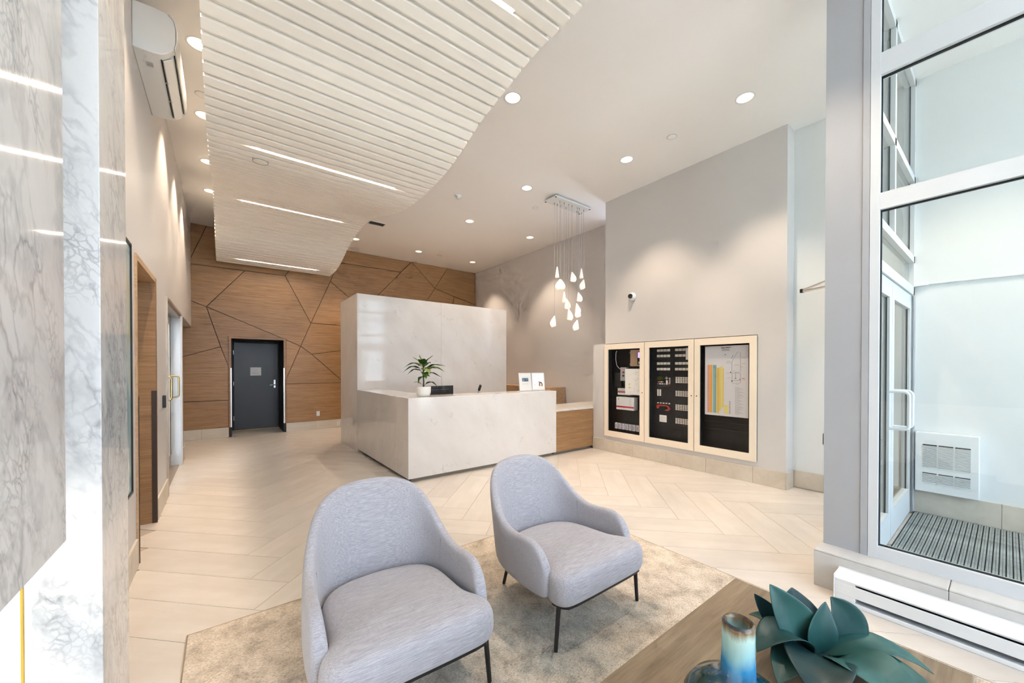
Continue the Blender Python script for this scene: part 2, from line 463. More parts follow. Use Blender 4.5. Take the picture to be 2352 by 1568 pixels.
# ---- back wall: dark backing, oak panels cut to irregular polygons
wb = struct(G().box(-2.4, .078, YB, YB+.16, 0, ZC).box(1.15, 6.5, YB, YB+.16, 0, ZC).box(.078, 1.15, YB, YB+.16, 2.18, ZC).obj('wall_back', MAT['groove']), 'oak veneer feature wall of irregular panels')
NODES = dict(BL=(-2.3,.21),dl0=(.078,.21),wR=(.078,.80),u=(.078,1.531),dl1=(.078,2.18),rT=(1.077,2.18),dr1=(1.15,2.18),rS=(1.15,2.148),
  q=(1.15,1.245),tL=(1.15,1.122),dr0=(1.15,.21),hb=(3.0,.21),ob=(4.84,.21),BR=(6.33,.21),nR=(6.33,3.479),TR=(6.33,4.478),lT=(5.345,4.478),apex=(4.215,4.478),
  gT=(2.414,4.478),eT=(1.648,4.478),dT=(-.276,4.478),TL=(-2.3,4.478),cl=(-2.3,3.637),al=(-2.3,3.56),vl=(-2.3,1.13),wl=(-2.3,.80),
  n1=(-.289,2.781),b2=(.372,3.637),dc=(-.58,3.637),c2=(1.141,3.637),n2=(1.671,2.574),n3=(2.109,3.641),gi=(2.29,4.14),iR=(3.905,4.14),
  hj=(2.90,3.01),hp=(3.0,2.56),hs=(3.0,2.041),ht=(3.0,1.119),n4=(4.925,3.826),mh=(4.12,2.56),nn=(5.561,3.656),n5=(1.454,2.014),r2=(1.69,1.826),rt=(2.427,1.12),uv=(-.054,1.949))
CH = ['BL dl0 wR u dl1 rT dr1 rS q tL dr0 hb ob BR nR TR lT apex gT eT dT TL cl al vl wl BL',
  'cl dc b2 c2','dT dc','c2 eT','c2 n2','n2 n3 gi gT','gi iR','apex iR hj','n3 hj','hj hp hs ht hb','n2 hp mh','apex n4','lT n4','n4 mh','n4 nn nR','nn ob',
  'al n1','n1 b2','n1 rT','rS n5','n2 n5 q','n5 r2 rt','r2 hs','tL rt ht','n1 uv u','uv vl','wl wR']
adj = {k: set() for k in NODES}
for ch in CH:
    s = ch.split()
    for a, b in zip(s, s[1:]): adj[a].add(b); adj[b].add(a)
order = {k: sorted(adj[k], key=lambda j: atan2(NODES[j][1]-NODES[k][1], NODES[j][0]-NODES[k][0])) for k in NODES}
seen = set(); faces = []
for a in NODES:
    for b in order[a]:
        if (a, b) in seen: continue
        f = []; p, q = a, b
        while (p, q) not in seen:
            seen.add((p, q)); f.append(p); o_ = order[q]; nx = o_[(o_.index(p)-1) % len(o_)]; p, q = q, nx
        pts = [NODES[k] for k in f]
        ar = sum(pts[i][0]*pts[(i+1) % len(pts)][1]-pts[(i+1) % len(pts)][0]*pts[i][1] for i in range(len(pts)))/2
        if ar > 1e-3: faces.append(pts)
def inset(P, d):
    Q = []
    n = len(P)
    for i in range(n):
        a, b, c = P[i-1], P[i], P[(i+1) % n]
        if abs((b[0]-a[0])*(c[1]-b[1])-(b[1]-a[1])*(c[0]-b[0])) > 1e-4: Q.append(b)
    P = Q; n = len(P); R_ = []
    for i in range(n):
        a, b, c = Vector(P[i-1]), Vector(P[i]), Vector(P[(i+1) % n])
        e1 = (b-a).normalized(); e2 = (c-b).normalized()
        n1 = Vector((-e1.y, e1.x)); n2 = Vector((-e2.y, e2.x)); den = 1+n1.dot(n2)
        R_.append(b + (n1+n2)*(d/max(den, .25)))
    return R_
for pts in faces:
    P = inset(pts, .0065)
    cx = sum(p.x for p in P)/len(P); cz = sum(p.y for p in P)/len(P)
    G().prism([(p.x-cx, 0, p.y-cz) for p in P], (0,-.018,0)).obj('wood_panel', MAT['panel'], wb, loc=(cx, YB, cz))

# ---- baseboards, one tile after another
def base_tiles(name, mat, p0, p1, length=.6, h=.212, t=.016, first=None, parent=None):
    """tiles along a straight wall line p0 -> p1; room is on the right of the direction"""
    root = sroot(name)
    d = Vector((p1[0]-p0[0], p1[1]-p0[1])); L = d.length; d.normalize(); nrm = Vector((d.y, -d.x))
    s = 0; k = first or length
    while s < L-1e-3:
        e = min(L, s+k); k = length
        a = Vector(p0)+d*(s+.001); b = Vector(p0)+d*(e-.001)
        q = [a, b, b+nrm*t, a+nrm*t]
        G().prism([(v.x, v.y, .0) for v in q], (0,0,h)).obj('base_tile', mat, root, bevel=.003)
        s = e
    return root
base_tiles('baseboard_right', MAT['base'], (XR, 4.70), (XR, 1.65), .607, first=.26)
base_tiles('baseboard_entry', MAT['base'], (5.73, 1.635), (5.73, .70), .6, first=.3)
base_tiles('baseboard_return', MAT['base'], (5.475, 1.65), (5.71, 1.65), .6)
base_tiles('baseboard_vestibule', MAT['base'], (5.73, .60), (5.73, -1.9), .6, first=.57, h=.238)
base_tiles('baseboard_back_left', MAT['base'], (-2.3, YB), (.078, YB), .6, first=1.92)
base_tiles('baseboard_back_right', MAT['base'], (1.15, YB), (6.3, YB), .6, first=.62)
base_tiles('baseboard_left', MAT['base'], (XL, 2.5), (XL, NY0-.02), .6)
base_tiles('baseboard_left_middle', MAT['base'], (XL, NY1+.01), (XL, DY0-.01), .6, first=.95)
base_tiles('baseboard_left_far', MAT['base'], (XL, DY1+.12), (XL, OY0), .6)
base_tiles('baseboard_recess', MAT['base'], (6.33, YB), (6.33, 5.4), .6)

# ---- niche lined with oak (opening to a side lobby)
nr = sroot('trim_1', 'oak lined doorway with dark corner guards')
NX = XL-.62
g = G().box(NX, XL+.012, NY0, NY0+.045, 0, NZ).obj('jamb', MAT['panel_y'], nr)
G().box(NX, XL+.012, NY1-.06, NY1, 0, NZ).obj('jamb', MAT['panel'], nr)
G().box(NX, XL+.012, NY0+.045, NY1-.06, NZ-.045, NZ).obj('head', MAT['panel_y'], nr)
G().box(NX-.03, NX, NY0, NY1, 0, NZ).obj('back_panel', MAT['panel_y'], nr)
for y0, y1 in ((NY1-.066, NY1-.058), (NY0+.040, NY0+.051)):
    G().box(XL-.022, XL+.016, y0, y1, 0, 1.28).obj('corner_guard', flat('dark_bronze_guard', srgb('3a2a1e'), .45), nr)

# ---- glass door in the left wall
dr = sroot('door_2', 'glazed door in bronze frame with brass pulls')
x0 = -.645
G().box(x0-.05, XL+.004, DY0, DY0+.03, 0, DZ).obj('frame_jamb', MAT['bronze'], dr)
G().box(x0-.05, XL+.004, DY1-.012, DY1, 0, DZ).obj('frame_jamb', MAT['mullion'], dr)
G().box(x0-.05, XL+.004, DY0+.03, DY1-.012, DZ-.035, DZ).obj('frame_head', MAT['bronze'], dr)
G().box(x0-.05, XL-.02, DY0+.03, DY1-.012, 0, .012).obj('threshold', MAT['bronze'], dr)
lf = sroot('leaf'); lf.parent = dr
del lf['kind']
ly0, ly1 = DY0+.03, DY1-.012
for nm, d in dict(a=(x0-.045,x0,ly0,ly0+.09,.012,DZ-.04), b=(x0-.045,x0,ly1-.09,ly1,.012,DZ-.04), c=(x0-.045,x0,ly0+.09,ly1-.09,.012,.2), d=(x0-.045,x0,ly0+.09,ly1-.09,DZ-.14,DZ-.04)).items():
    box('rail' if nm in 'cd' else 'stile', MAT['bronze'], d, lf)
for nm, d in dict(a=(x0-.002,x0+.004,ly0+.09,ly0+.10,.2,DZ-.14), b=(x0-.002,x0+.004,ly1-.10,ly1-.09,.2,DZ-.14)).items():
    box('gasket', MAT['gasket'], d, lf)
box('pane', MAT['glass'], (x0-.026,x0-.02,ly0+.09,ly1-.09,.2,DZ-.14), lf)
def d_pull(name, mat, y, z0, z1, reach, r, parent, xa, sgn=1):
    p = [(xa,y,z1)]
    c = .035
    for k in range(7):
        a = pi/2*k/6; p.append((xa+sgn*(reach-c+c*sin(a)), y, z1-c+c*cos(a)))
    for k in range(7):
        a = pi/2*k/6; p.append((xa+sgn*(reach-c+c*cos(a)), y, z0+c-c*sin(a)))
    p.append((xa,y,z0))
    return G().tube(p, r, 10).obj(name, mat, parent, smooth=60)
d_pull('pull_handle', MAT['brass'], ly1-.14, 1.06, 1.375, .10, .011, dr, x0+.002)
d_pull('pull_handle', MAT['brass'], ly0+.9, 1.06, 1.375, .075, .011, dr, x0+.002)
# room beyond the glass door
struct(G().box(-2.4, -2.3, 4.9, 8.0, 0, ZC).obj('wall_side_room', MAT['wall']))
# narrow cased end of the wall stub beyond the door
struct(G().box(XL, XL+.02, DY1, DY1+.11, 0, DZ+.03).obj('trim_2', MAT['wall']), 'painted casing beside the glass door')
struct(G().box(XL, XL+.018, DY0-.03, DY0, 0, DZ).box(XL, XL+.018, DY0-.03, DY1, DZ+.001, DZ+.03).obj('trim_3', MAT['bronze']), 'slim bronze casing of the glass door')

# ---- charcoal service door set deep in the oak wall
d1 = sroot('door_1', 'charcoal metal door deep in a black recess')
YD = 11.12
box('frame_lining', MAT['jamb'], (1.102,1.15,YB+.001,YD+.044,0,2.18), d1)
box('frame_lining', MAT['jamb'], (.078,.127,YB+.001,YD+.044,0,2.18), d1)
box('frame_lining', MAT['jamb'], (.128,1.101,YB+.001,YD+.044,2.136,2.18), d1)
box('back_plate', MAT['jamb'], (.078,1.15,YD+.045,YD+.1,0,2.18), d1)
for d in ((.078,.127,YB-.03,YB,.213,2.1355),(1.102,1.15,YB-.03,YB,.213,2.1355),(.078,1.15,YB-.03,YB,2.136,2.18)):
    box('casing', MAT['panel'], d, d1, bevel=.002)
for xx in ((.112,.130),(1.099,1.118)):
    box('edge_guard', MAT['steel'], (xx[0],xx[1],YB-.034,YB+.06,.214,1.493), d1)
lf = box('leaf', MAT['charcoal'], (.185,1.075,YD,YD+.045,.025,2.095), d1, bevel=.003)
box('threshold', flat('brass_threshold', srgb('8a7350'), .4, .6), (.13,1.10,YD-.02,YD+.04,0,.022), d1)
for z in (1.86,1.12,.30): G().cyl((.178,YD-.006,0), .009, z-.05, z+.05, 10).obj('hinge', MAT['steel'], lf, smooth=40)
box('lock_plate', MAT['steel'], (.985,1.025,YD-.012,YD,1.00,1.20), lf, bevel=.004)
G().tube([(1.005,YD-.01,1.075),(1.005,YD-.055,1.075),(.985,YD-.06,1.075),(.90,YD-.058,1.072)], [.016,.014,.013,.010], 10).obj('lever', MAT['steel'], lf, smooth=60)
struct(G().box(.078,1.15,YB,YD+.1,-.05,-.001).obj('floor_recess', MAT['tile']))
pn = tag(box('door_notice', MAT['bright_paper'], (.505,.725,YD-.004,YD-.001,1.31,1.51)), 'white printed notice taped to the charcoal door', 'notice')
gr = flat('faint_grey_print', srgb('cfcfcd'), .7)
G().lathe([(.026,0),(.030,.0004),(.026,.0008)], 20, (.615,YD-.0046,1.455), 'y', cap=False).obj('print', gr, pn)
for k in range(6): box('print', gr, (.535,.695-.02*(k % 3),YD-.0046,YD-.004,1.335+k*.013,1.338+k*.013), pn)
ds = thing('door_stop', 'small steel dome stop on floor before charcoal door', 'door stop', (.19, YB+.02, 0))
G().lathe([(.022,0),(.022,.01),(.012,.022),(.0,.026)], 16).obj('dome', MAT['steel'], ds, smooth=60)
G().cyl((0,0,0), .028, 0, .004, 16).obj('base', MAT['black'], ds)

# ---- entrance vestibule: curb, post, glass partition
cu = sroot('trim_4', 'tiled curb under the entrance glazing')
box('core', MAT['grout'], (3.262,3.66,-1.95,.80,0,.23), cu)
ys = [.812,.197,-.418,-1.033,-1.648,-1.95]
for a, b in zip(ys, ys[1:]):
    box('curb_tile', MAT['curb'], (3.25,3.265,b+.001,a-.001,0,.236), cu, bevel=.003)
    box('curb_tile', MAT['curb'], (3.25,3.42,b+.001,a-.001,.236,.25), cu, bevel=.005)
box('curb_tile', MAT['curb'], (3.265,3.66,.80,.812,0,.236), cu, bevel=.003)
box('curb_tile', MAT['curb'], (3.42,3.66,.64,.812,.236,.25), cu, bevel=.003)
w1 = sroot('window_1', 'tall glazed partition of the entrance vestibule')
FX0, FX1 = 3.405, 3.48
box('post', MAT['alum'], (FX0,3.62,.600,.795,.25,ZC), w1)
box('post_cover', MAT['alum'], (FX0-.006,3.62,.563,.598,.25,ZC), w1)
box('stile', MAT['mullion'], (FX0-.004,FX1,.515,.561,.25,ZC), w1)
for y in (-.72,-1.9): box('stile', MAT['mullion'], (FX0-.004,FX1,y,y+.05,.25,ZC), w1)
zr = [(.25,.328),(2.532,2.638),(3.405,3.545),(4.40,4.48)]
for a, b in zr: box('rail', MAT['mullion'], (FX0,FX1,-1.9,.515,a,b), w1)
for (a, b), (c, d) in zip(zr, zr[1:]):
    for y0, y1 in ((-.67,.515),(-1.85,-.72)):
        box('pane', MAT['glass'], (3.442,3.450,y0,y1,b,c), w1)
        box('gasket', MAT['gasket'], (3.434,3.455,y0,y1,c-.008,c), w1)
        box('gasket', MAT['gasket'], (3.434,3.455,y0,y1,b,b+.006), w1)
        box('gasket', MAT['gasket'], (3.436,3.455,y1-.006,y1,b,c), w1)
# vestibule doors
d3 = sroot('door_3', 'pair of glazed entrance doors in white frames')
YV = .637; xa, xm, xb = 3.62, 4.60, 5.73
fr = [(xa,xb,YV-.04,YV+.04,2.25,2.335),(xa,xb,YV-.04,YV+.04,2.585,2.655),(xa,xb,YV-.04,YV+.04,3.405,3.475),(xa,xb,YV-.04,YV+.04,4.41,4.48),
      (xb-.055,xb,YV-.04,YV+.04,0,4.48),(xa,xa+.05,YV-.04,YV+.04,.0,4.48),(xm-.03,xm+.03,YV-.04,YV+.04,2.655,4.48)]
for d in fr: box('frame', MAT['mullion'], d, d3)
for z0, z1 in ((2.335,2.585),):
    box('pane', MAT['glass'], (xa+.05,xb-.055,YV-.004,YV+.004,z0,z1), d3)
for z0, z1 in ((2.655,3.405),(3.475,4.41)):
    for a, b in ((xa+.05,xm-.03),(xm+.03,xb-.055)):
        box('pane', MAT['glass'], (a,b,YV-.004,YV+.004,z0,z1), d3)
        box('gasket', MAT['charcoal'], (b-.006,b,YV-.007,YV+.007,z0,z1), d3)
for a, b, hx in ((xa+.055,xm-.004,xm-.09),(xm+.004,xb-.06,xm+.09)):
    lf = bpy.data.objects.new('leaf', None); COL.objects.link(lf); lf.parent = d3
    for d in ((a,a+.105,YV-.025,YV+.025,.012,2.245),(b-.105,b,YV-.025,YV+.025,.012,2.245)): box('stile', MAT['mullion'], d, lf)
    for d in ((a+.105,b-.105,YV-.025,YV+.025,.012,.26),(a+.105,b-.105,YV-.025,YV+.025,2.10,2.245)): box('rail', MAT['mullion'], d, lf)
    box('pane', MAT['glass'], (a+.105,b-.105,YV-.004,YV+.004,.26,2.10), lf)
    for d in ((a+.105,a+.110,YV-.008,YV+.008,.26,2.10),(b-.110,b-.105,YV-.008,YV+.008,.26,2.10)): box('gasket', MAT['charcoal'], d, lf)
    p = []; zt, zb_, rc = 1.30, .985, .035; ya = YV-.025; yo = YV-.14
    p.append((hx,ya,zt))
    for k in range(6): t = pi/2*k/5; p.append((hx,yo+rc-rc*sin(t),zt-rc+rc*cos(t)))
    for k in range(6): t = pi/2*k/5; p.append((hx,yo+rc-rc*cos(t),zb_+rc-rc*sin(t)))
    p.append((hx,ya,zb_))
    G().tube(p, .0125, 10).obj('pull_handle', MAT['white'], d3, smooth=60)
G().cyl((xb-.07,YV-.045,0), .010, .02, 2.24, 8).obj('continuous_hinge', MAT['alum'], d3, smooth=40)
dc = thing('door_closer', 'bent steel closer arm reaching past the pale grey post', 'door closer', (3.75,YV+.03,2.1))
G().tube([(-.05,0.02,.045),(.105,.385,.038)], .011, 8).obj('arm', MAT['steel'], dc, smooth=50)
G().tube([(-.14,0.02,.10),(.105,.385,.048)], .008, 8).obj('arm', MAT['steel'], dc, smooth=50)
G().cyl((.105,.385,.028), .016, 0, .03, 12).obj('elbow', MAT['black'], dc)
box('body', MAT['steel'], (-.2,.06,-.005,.05,.0,.065), dc, bevel=.006)
pb = thing('push_plate', 'slim dark push plate on the side of the post', 'push plate', (3.46,.795,.985))
box('plate', MAT['steel'], (-.035,.035,0,.008,-.055,.055), pb, bevel=.002)
box('button', MAT['black'], (-.022,.022,.008,.016,-.04,.04), pb, bevel=.003)

# ---- street glazing behind the camera, ground outside
w2 = sroot('window_2', 'full height street glazing')
for x in (-.535,.40,1.35,2.30,3.20): box('mullion', MAT['mullion'], (x,x+.06,YR-.06,YR+.04,.25,ZC), w2)
for z in (.20,1.0,2.55,3.45,4.42): box('rail', MAT['mullion'], (-.535,3.26,YR-.05,YR+.03,z,z+.07), w2)
for a, b in ((-.475,.40),(.46,1.35),(1.41,2.30),(2.36,3.20)):
    for c, d in ((.27,1.0),(1.07,2.55),(2.62,3.45),(3.52,4.42)): box('pane', MAT['glass'], (a,b,YR-.012,YR-.004,c,d), w2)
box('sill_wall', MAT['base'], (-.535,3.66,YR-.08,YR+.08,0,.2), w2)
w3 = sroot('window_3', 'glazed street doors of the vestibule')
for x in (3.48,4.57,5.66): box('mullion', MAT['mullion'], (x,x+.07,-1.95,-1.87,0,ZC), w3)
for z in (.0,2.25,3.45,4.40): box('rail', MAT['mullion'], (3.48,5.73,-1.95,-1.87,z,z+.08), w3)
for a, b in ((3.55,4.57),(4.64,5.66)):
    for c, d in ((.08,2.25),(2.33,3.45),(3.53,4.40)): box('pane', MAT['glass'], (a,b,-1.915,-1.907,c,d), w3)
struct(G().box(3.26,3.48,YR,-1.95,0,ZC).obj('wall_street', MAT['wall']))
struct(G().box(-30,30,-40,YR-.2,-.3,-.12).obj('ground', flat('pale_paving', srgb('c9c6c0'), .9)), 'pavement outside')

# ================================================================ CEILING THINGS
# ---- slatted wave: boards on a curved backing, running across the room
PROF = [(-.6,4.00),(0.2,4.03),(0.9,4.055),(1.5,4.075),(1.92,4.08),(2.38,4.077),(2.72,4.03),(3.18,3.954),(3.59,3.83),(3.94,3.75),(4.31,3.717),(4.66,3.706),(5.0,3.717),
        (5.46,3.78),(5.91,3.884),(6.27,3.98),(6.7,4.065),(7.05,4.098),(7.4,4.097),(7.73,4.06),(8.0,4.02),(8.3,3.96),(8.6,3.87),(8.86,3.80),(9.17,3.746),(9.5,3.716),(9.94,3.714)]
def catmull(P, n=14):
    out = []
    for i in range(len(P)-1):
        p0, p1, p2, p3 = P[max(i-1,0)], P[i], P[i+1], P[min(i+2,len(P)-1)]
        for k in range(n):
            t = k/n
            out.append(tuple(.5*((2*b)+(-a+c)*t+(2*a-5*b+4*c-d)*t*t+(-a+3*b-3*c+d)*t**3) for a, b, c, d in zip(p0,p1,p2,p3)))
    out.append(tuple(P[-1])); return out
CUR = catmull(PROF)
acc = [0]
for a, b in zip(CUR, CUR[1:]): acc.append(acc[-1]+hypot(b[0]-a[0], b[1]-a[1]))
def on_curve(s):
    import bisect
    i = min(max(bisect.bisect(acc, s)-1, 0), len(CUR)-2); t = (s-acc[i])/max(acc[i+1]-acc[i], 1e-9)
    a, b = CUR[i], CUR[i+1]; d = Vector((b[0]-a[0], b[1]-a[1])).normalized()
    return (a[0]+(b[0]-a[0])*t, a[1]+(b[1]-a[1])*t), d
SX0, SX1 = -.119, 2.05
wave = thing('slatted_ceiling_wave', 'white slatted wave panel hung under the ceiling', 'ceiling feature', ((SX0+SX1)/2, 4.7, 3.7))
hw = (SX1-SX0)/2
SD = .030                                   # depth of the boards
up_ = lambda s, h: (lambda q: (q[0][0]-q[1].y*h, q[0][1]+q[1].x*h))(on_curve(s))
rows = []
n = 150
lower = [up_(acc[-1]*k/n, SD) for k in range(n+1)]; upper = [up_(acc[-1]*k/n, SD+.03) for k in range(n+1)]
ring0 = [(-hw+.004, p[0]-4.7, p[1]-3.7) for p in lower+upper[::-1]]
g = G(); m_ = len(ring0); L0 = len(lower)
g.v = ring0 + [(hw-.004, p[1], p[2]) for p in ring0]
for k in range(n):
    g.f.append((k, k+1, k+1+m_, k+m_)); a = L0+k; g.f.append((a, a+1, a+1+m_, a+m_))
    j = m_-1-k
    g.f.append((k, j, j-1, k+1)); g.f.append((k+m_, k+1+m_, j-1+m_, j+m_))
g.f.append((0, m_, 2*m_-1, m_-1)); g.f.append((n, n+1, n+1+m_, n+m_))
g.obj('backing_panel', MAT['slat'], wave, smooth=30)
PITCH_S = .1165; BW = .0775
ns = int(acc[-1]/PITCH_S)
sl = {}
me_slat = G().box(-hw, hw, -BW/2, BW/2, 0, SD+.002).mesh('slat'); me_slat.materials.append(MAT['slat'])
LEDY = [2.14, 4.53, 7.14, 9.50]
led_s = []
for ly in LEDY:
    i = min(range(len(CUR)), key=lambda k: abs(CUR[k][0]-ly)); led_s.append(round((acc[i]-.06)/PITCH_S)*PITCH_S+.06+PITCH_S/2)
for k in range(ns+1):
    s = .06+k*PITCH_S
    if s > acc[-1]-.03: break
    (y, z), d = on_curve(s)
    o = mkobj('slat', me_slat, None, wave); o.location = (0, y-4.7, z-3.7); o.rotation_euler = (atan2(d.y, d.x), 0, 0)
(y, z), d = on_curve(acc[-1])
box('end_fascia', MAT['slat'], (-hw,hw,y-4.7,y-4.7+.02,z-3.7+.0,z-3.7+.075), wave)
names = ['nearest the camera, cut off by the picture edge','above the trough of the wave','in the middle of the slatted wave','nearest the oak wall']
for s, nm in zip(led_s, names):
    (y, z), d = on_curve(s)
    t = thing('linear_light', 'slim linear light between white slats, '+nm, 'light', (.9575, y, z), group='linear lights in the slatted wave')
    t.rotation_euler = (atan2(d.y, d.x), 0, 0)
    box('housing', MAT['white'], (-.735,.735,-.0155,.0155,.010,.0295), t)
    box('diffuser', MAT['led'], (-.7225,.7225,-.013,.013,.001,.010), t, bevel=.004)
(y, z), d = on_curve(acc[min(range(len(CUR)), key=lambda k: abs(CUR[k][0]-4.86))])
sp = thing('ceiling_speaker', 'round white speaker grille flush with the slats', 'speaker', (.32, y, z)); sp.rotation_euler = (atan2(d.y, d.x), 0, 0)
G().lathe([(.0,-.006),(.062,-.006),(.066,-.004),(.066,.02)], 28).obj('grille', MAT['slat'], sp, smooth=40)
G().lathe([(.066,-.0055),(.069,-.007),(.073,-.006),(.073,.02)], 28, cap=False).obj('rim', MAT['alum'], sp, smooth=40)

# ---- recessed downlights
m_lamp = emit('warm_lamp', (1.0,.86,.70,1), 10.0)
m_refl = flat('satin_reflector', srgb('f3efe8'), .25, .0)
lt = bpy.data.lights.new('downlight_beam', 'SPOT'); lt.energy = SPOT_W; lt.color = SPOT_COL; lt.spot_size = RAD(84); lt.spot_blend = .55; lt.shadow_soft_size = .035
def place_words(i):
    return [ 'left row, behind the air conditioner','left row, second beside the slatted wave','left row, third beside the slatted wave','left row, last before the oak wall',
     'beside the curved slat edge, nearest','nearest the entrance post','above the rightmost panel cabinet','left of the pendant cluster plate','in front of the beige recess, left one',
     'above the beige recess, right one','closest to the oak wall, middle one','in the corner by the beige wall','half hidden behind the slatted wave end','in the left row, above the wall screen','behind the camera','over the vestibule'][i]
base_dl = None
for i, (x, y) in enumerate(DOWN):
    lab = 'round recessed downlight '+place_words(i)
    if base_dl is None:
        t = thing('downlight', lab, 'light', (x,y,ZC), group='recessed ceiling downlights'); base_dl = t
        G().lathe([(RD-.006,.0),(RD-.005,-.004),(RD+.010,-.004),(RD+.012,-.001),(RD+.012,.0)], 32, cap=False).obj('trim_ring', MAT['white'], t, smooth=40)
        G().lathe([(RD-.003,-.003),(RD-.010,.03),(RD-.026,.075),(.034,.10)], 32, cap=False).obj('reflector', m_refl, t, smooth=60)
        G().lathe([(.0,.078),(.022,.08),(.034,.09),(.036,.11)], 20, cap=True).obj('lamp', m_lamp, t, smooth=60)
    else:
        t = dup(base_dl, (x,y,ZC), label=lab)
for i, (x, y) in enumerate(DOWN):
    l = bpy.data.objects.new('downlight_beam', lt); COL.objects.link(l); l.location = (x, y, ZC+.045)

# ---- pendant cluster
pc = thing('pendant_cluster', 'cluster of fourteen white petal pendants on a ceiling plate', 'pendant light', (4.955,4.832,4.42))
box('canopy', MAT['white'], (-.45,.45,-.145,.145,0,.022), pc, bevel=.003)
box('mounting_block', MAT['white'], (-.36,.36,-.10,.10,.022,.06), pc)
for sx in (-1,1):
    for sy in (-1,1): G().cyl((sx*.43,sy*.128,-.004), .016, 0, .006, 14).obj('screw_cap', MAT['black'], pc)
m_sh = M('porcelain_shade', srgb('f3ece2'), .4); m_sh.p.inputs['Emission Color'].default_value = (1,.86,.72,1); m_sh.p.inputs['Emission Strength'].default_value = .28
m_bulb = emit('pendant_bulb', (1.0,.86,.70,1), 8.0)
PEND = [(1281.5,614.7,642.7,0),(1276,645,672,2),(1290.7,642,669,1),(1306,626,652,1),(1338,614.5,641,0),(1331.8,645,672,2),(1330.6,672,695,1),(1287.5,671,698,0),
        (1304,685,712,1),(1298,710,737.5,1),(1327,697,723,1),(1322,708,732,2),(1274.6,724,750.6,2),(1317.8,734.5,759,2)]
PENDXZ = [(4.74,3.30,3.11,0),(4.69,3.05,2.87,2),(4.83,3.09,2.91,1),(4.99,3.22,3.05,1),(5.37,3.37,3.19,0),(5.30,3.13,2.95,2),(5.285,2.91,2.74,1),(4.795,2.85,2.66,0),
        (4.965,2.76,2.57,1),(4.905,2.55,2.35,1),(5.24,2.70,2.50,1),(5.185,2.60,2.42,2),(4.675,2.42,2.22,2),(5.13,2.37,2.18,2)]
for i, (x, zt, zb, kind) in enumerate(PENDXZ):
    yy = (-.06 if i % 2 else .06); xl = x-4.955
    hgt = zt-zb; H0 = zb-4.42
    G().tube([(xl,yy,zt-4.42),(xl,yy,0)], .0022, 6).obj('cable', MAT['alum'], pc)
    G().cyl((xl,yy,-.03), .006, 0, .03, 8).obj('cable_grip', MAT['brass'], pc)
    # petal: a cone wrapped about two thirds round, its open mouth cut on a slant
    wmax = .030 if kind == 0 else .052
    g = G(); R_ = []
    seg = 20; nr_ = 9
    face = {0: 0.0, 1: RAD(-37), 2: RAD(143)}[kind]
    for j in range(nr_):
        t = j/(nr_-1)
        if kind == 0:
            rb = rs = .004+wmax*t**.85
        else:
            rb = .004+wmax*1.45*sin(pi/2*min(t/.72, 1))**1.1*(1-.30*max(0, (t-.72)/.28)**2); rs = .004+wmax*.35*t
        row = []
        for k in range(seg):
            a = 2*pi*k/seg; m_side = .5+.5*cos(a-face)
            r = rs+(rb-rs)*m_side; depth_r = r if kind == 0 else (.004+wmax*.85*t**.6)
            ca, sa = cos(a-face)*r, sin(a-face)*depth_r
            drop = hgt*t*(1-.14*t*(1-m_side if kind else 0))
            row.append((xl+ca*cos(face)-sa*sin(face), yy+ca*sin(face)+sa*cos(face), zt-4.42-drop))
        R_.append(row)
    g.loops(R_, caps=False)
    o = g.obj('shade', m_sh.m, pc, smooth=60); sm = o.modifiers.new('shell', 'SOLIDIFY'); sm.thickness = .004; sm.offset = -1
    G().lathe([(.0,0),(.009,.004),(.013,.02),(.008,.045),(.0,.05)], 12, (xl+(wmax*.3*cos(face) if kind else 0), yy+(wmax*.3*sin(face) if kind else 0), zb-4.42+hgt*.32)).obj('bulb', m_bulb, o, smooth=60)

# ---- small ceiling fittings
def cover_plate(x, y, lab, r=.055):
    t = thing('sprinkler_cover', lab, 'sprinkler cover', (x,y,ZC-.003), group='flush sprinkler covers')
    G().lathe([(.0,-.006),(r-.006,-.006),(r,-.003),(r,0)], 28).obj('plate', MAT['ceil'], t, smooth=40)
    G().lathe([(r,-.002),(r+.004,-.003),(r+.006,0)], 28, cap=False).obj('rim', MAT['alum'], t, smooth=40)
cover_plate(4.61,2.65,'flush round sprinkler cover on ceiling above the rightmost cabinet')
cover_plate(4.63,5.36,'flush round sprinkler cover just behind the pendant plate', .045)
cover_plate(4.58,9.19,'flush round sprinkler cover between the two farthest downlights', .05)
cover_plate(-.18,5.35,'flush round sprinkler cover in the left downlight row')
sd = thing('smoke_detector', 'small white smoke detector left of the pendant plate', 'smoke detector', (3.24,5.79,ZC-.004))
G().lathe([(.055,0),(.055,-.012),(.05,-.02)], 28).obj('base', MAT['white'], sd, smooth=40)
G().lathe([(.047,-.02),(.043,-.038),(.03,-.05),(.0,-.052)], 28).obj('dome', MAT['white'], sd, smooth=50)
for k in range(4): a = k*pi/2+.4; G().box(-.008,.008,-.003,.003,-.005,.005).obj('slot', MAT['black'], sd, loc=(.041*cos(a),.041*sin(a),-.034))
av = thing('air_vent', 'small louvred air vent in the ceiling beside the wave', 'air vent', (2.52,7.92,ZC-.004))
for d in ((-.17,.17,-.10,-.08,-.008,0),(-.17,.17,.08,.10,-.008,0),(-.17,-.15,-.08,.08,-.008,0),(.15,.17,-.08,.08,-.008,0)): box('frame', MAT['white'], d, av)
box('throat', MAT['dark'], (-.15,.15,-.08,.08,-.002,0), av)
for k in range(9):
    o = box('blade', MAT['alum'], (-.002,.002,-.08,.08,-.012,.0), av); o.location = (-.135+k*.034,0,-.001); o.rotation_euler = (0,RAD(35),0)

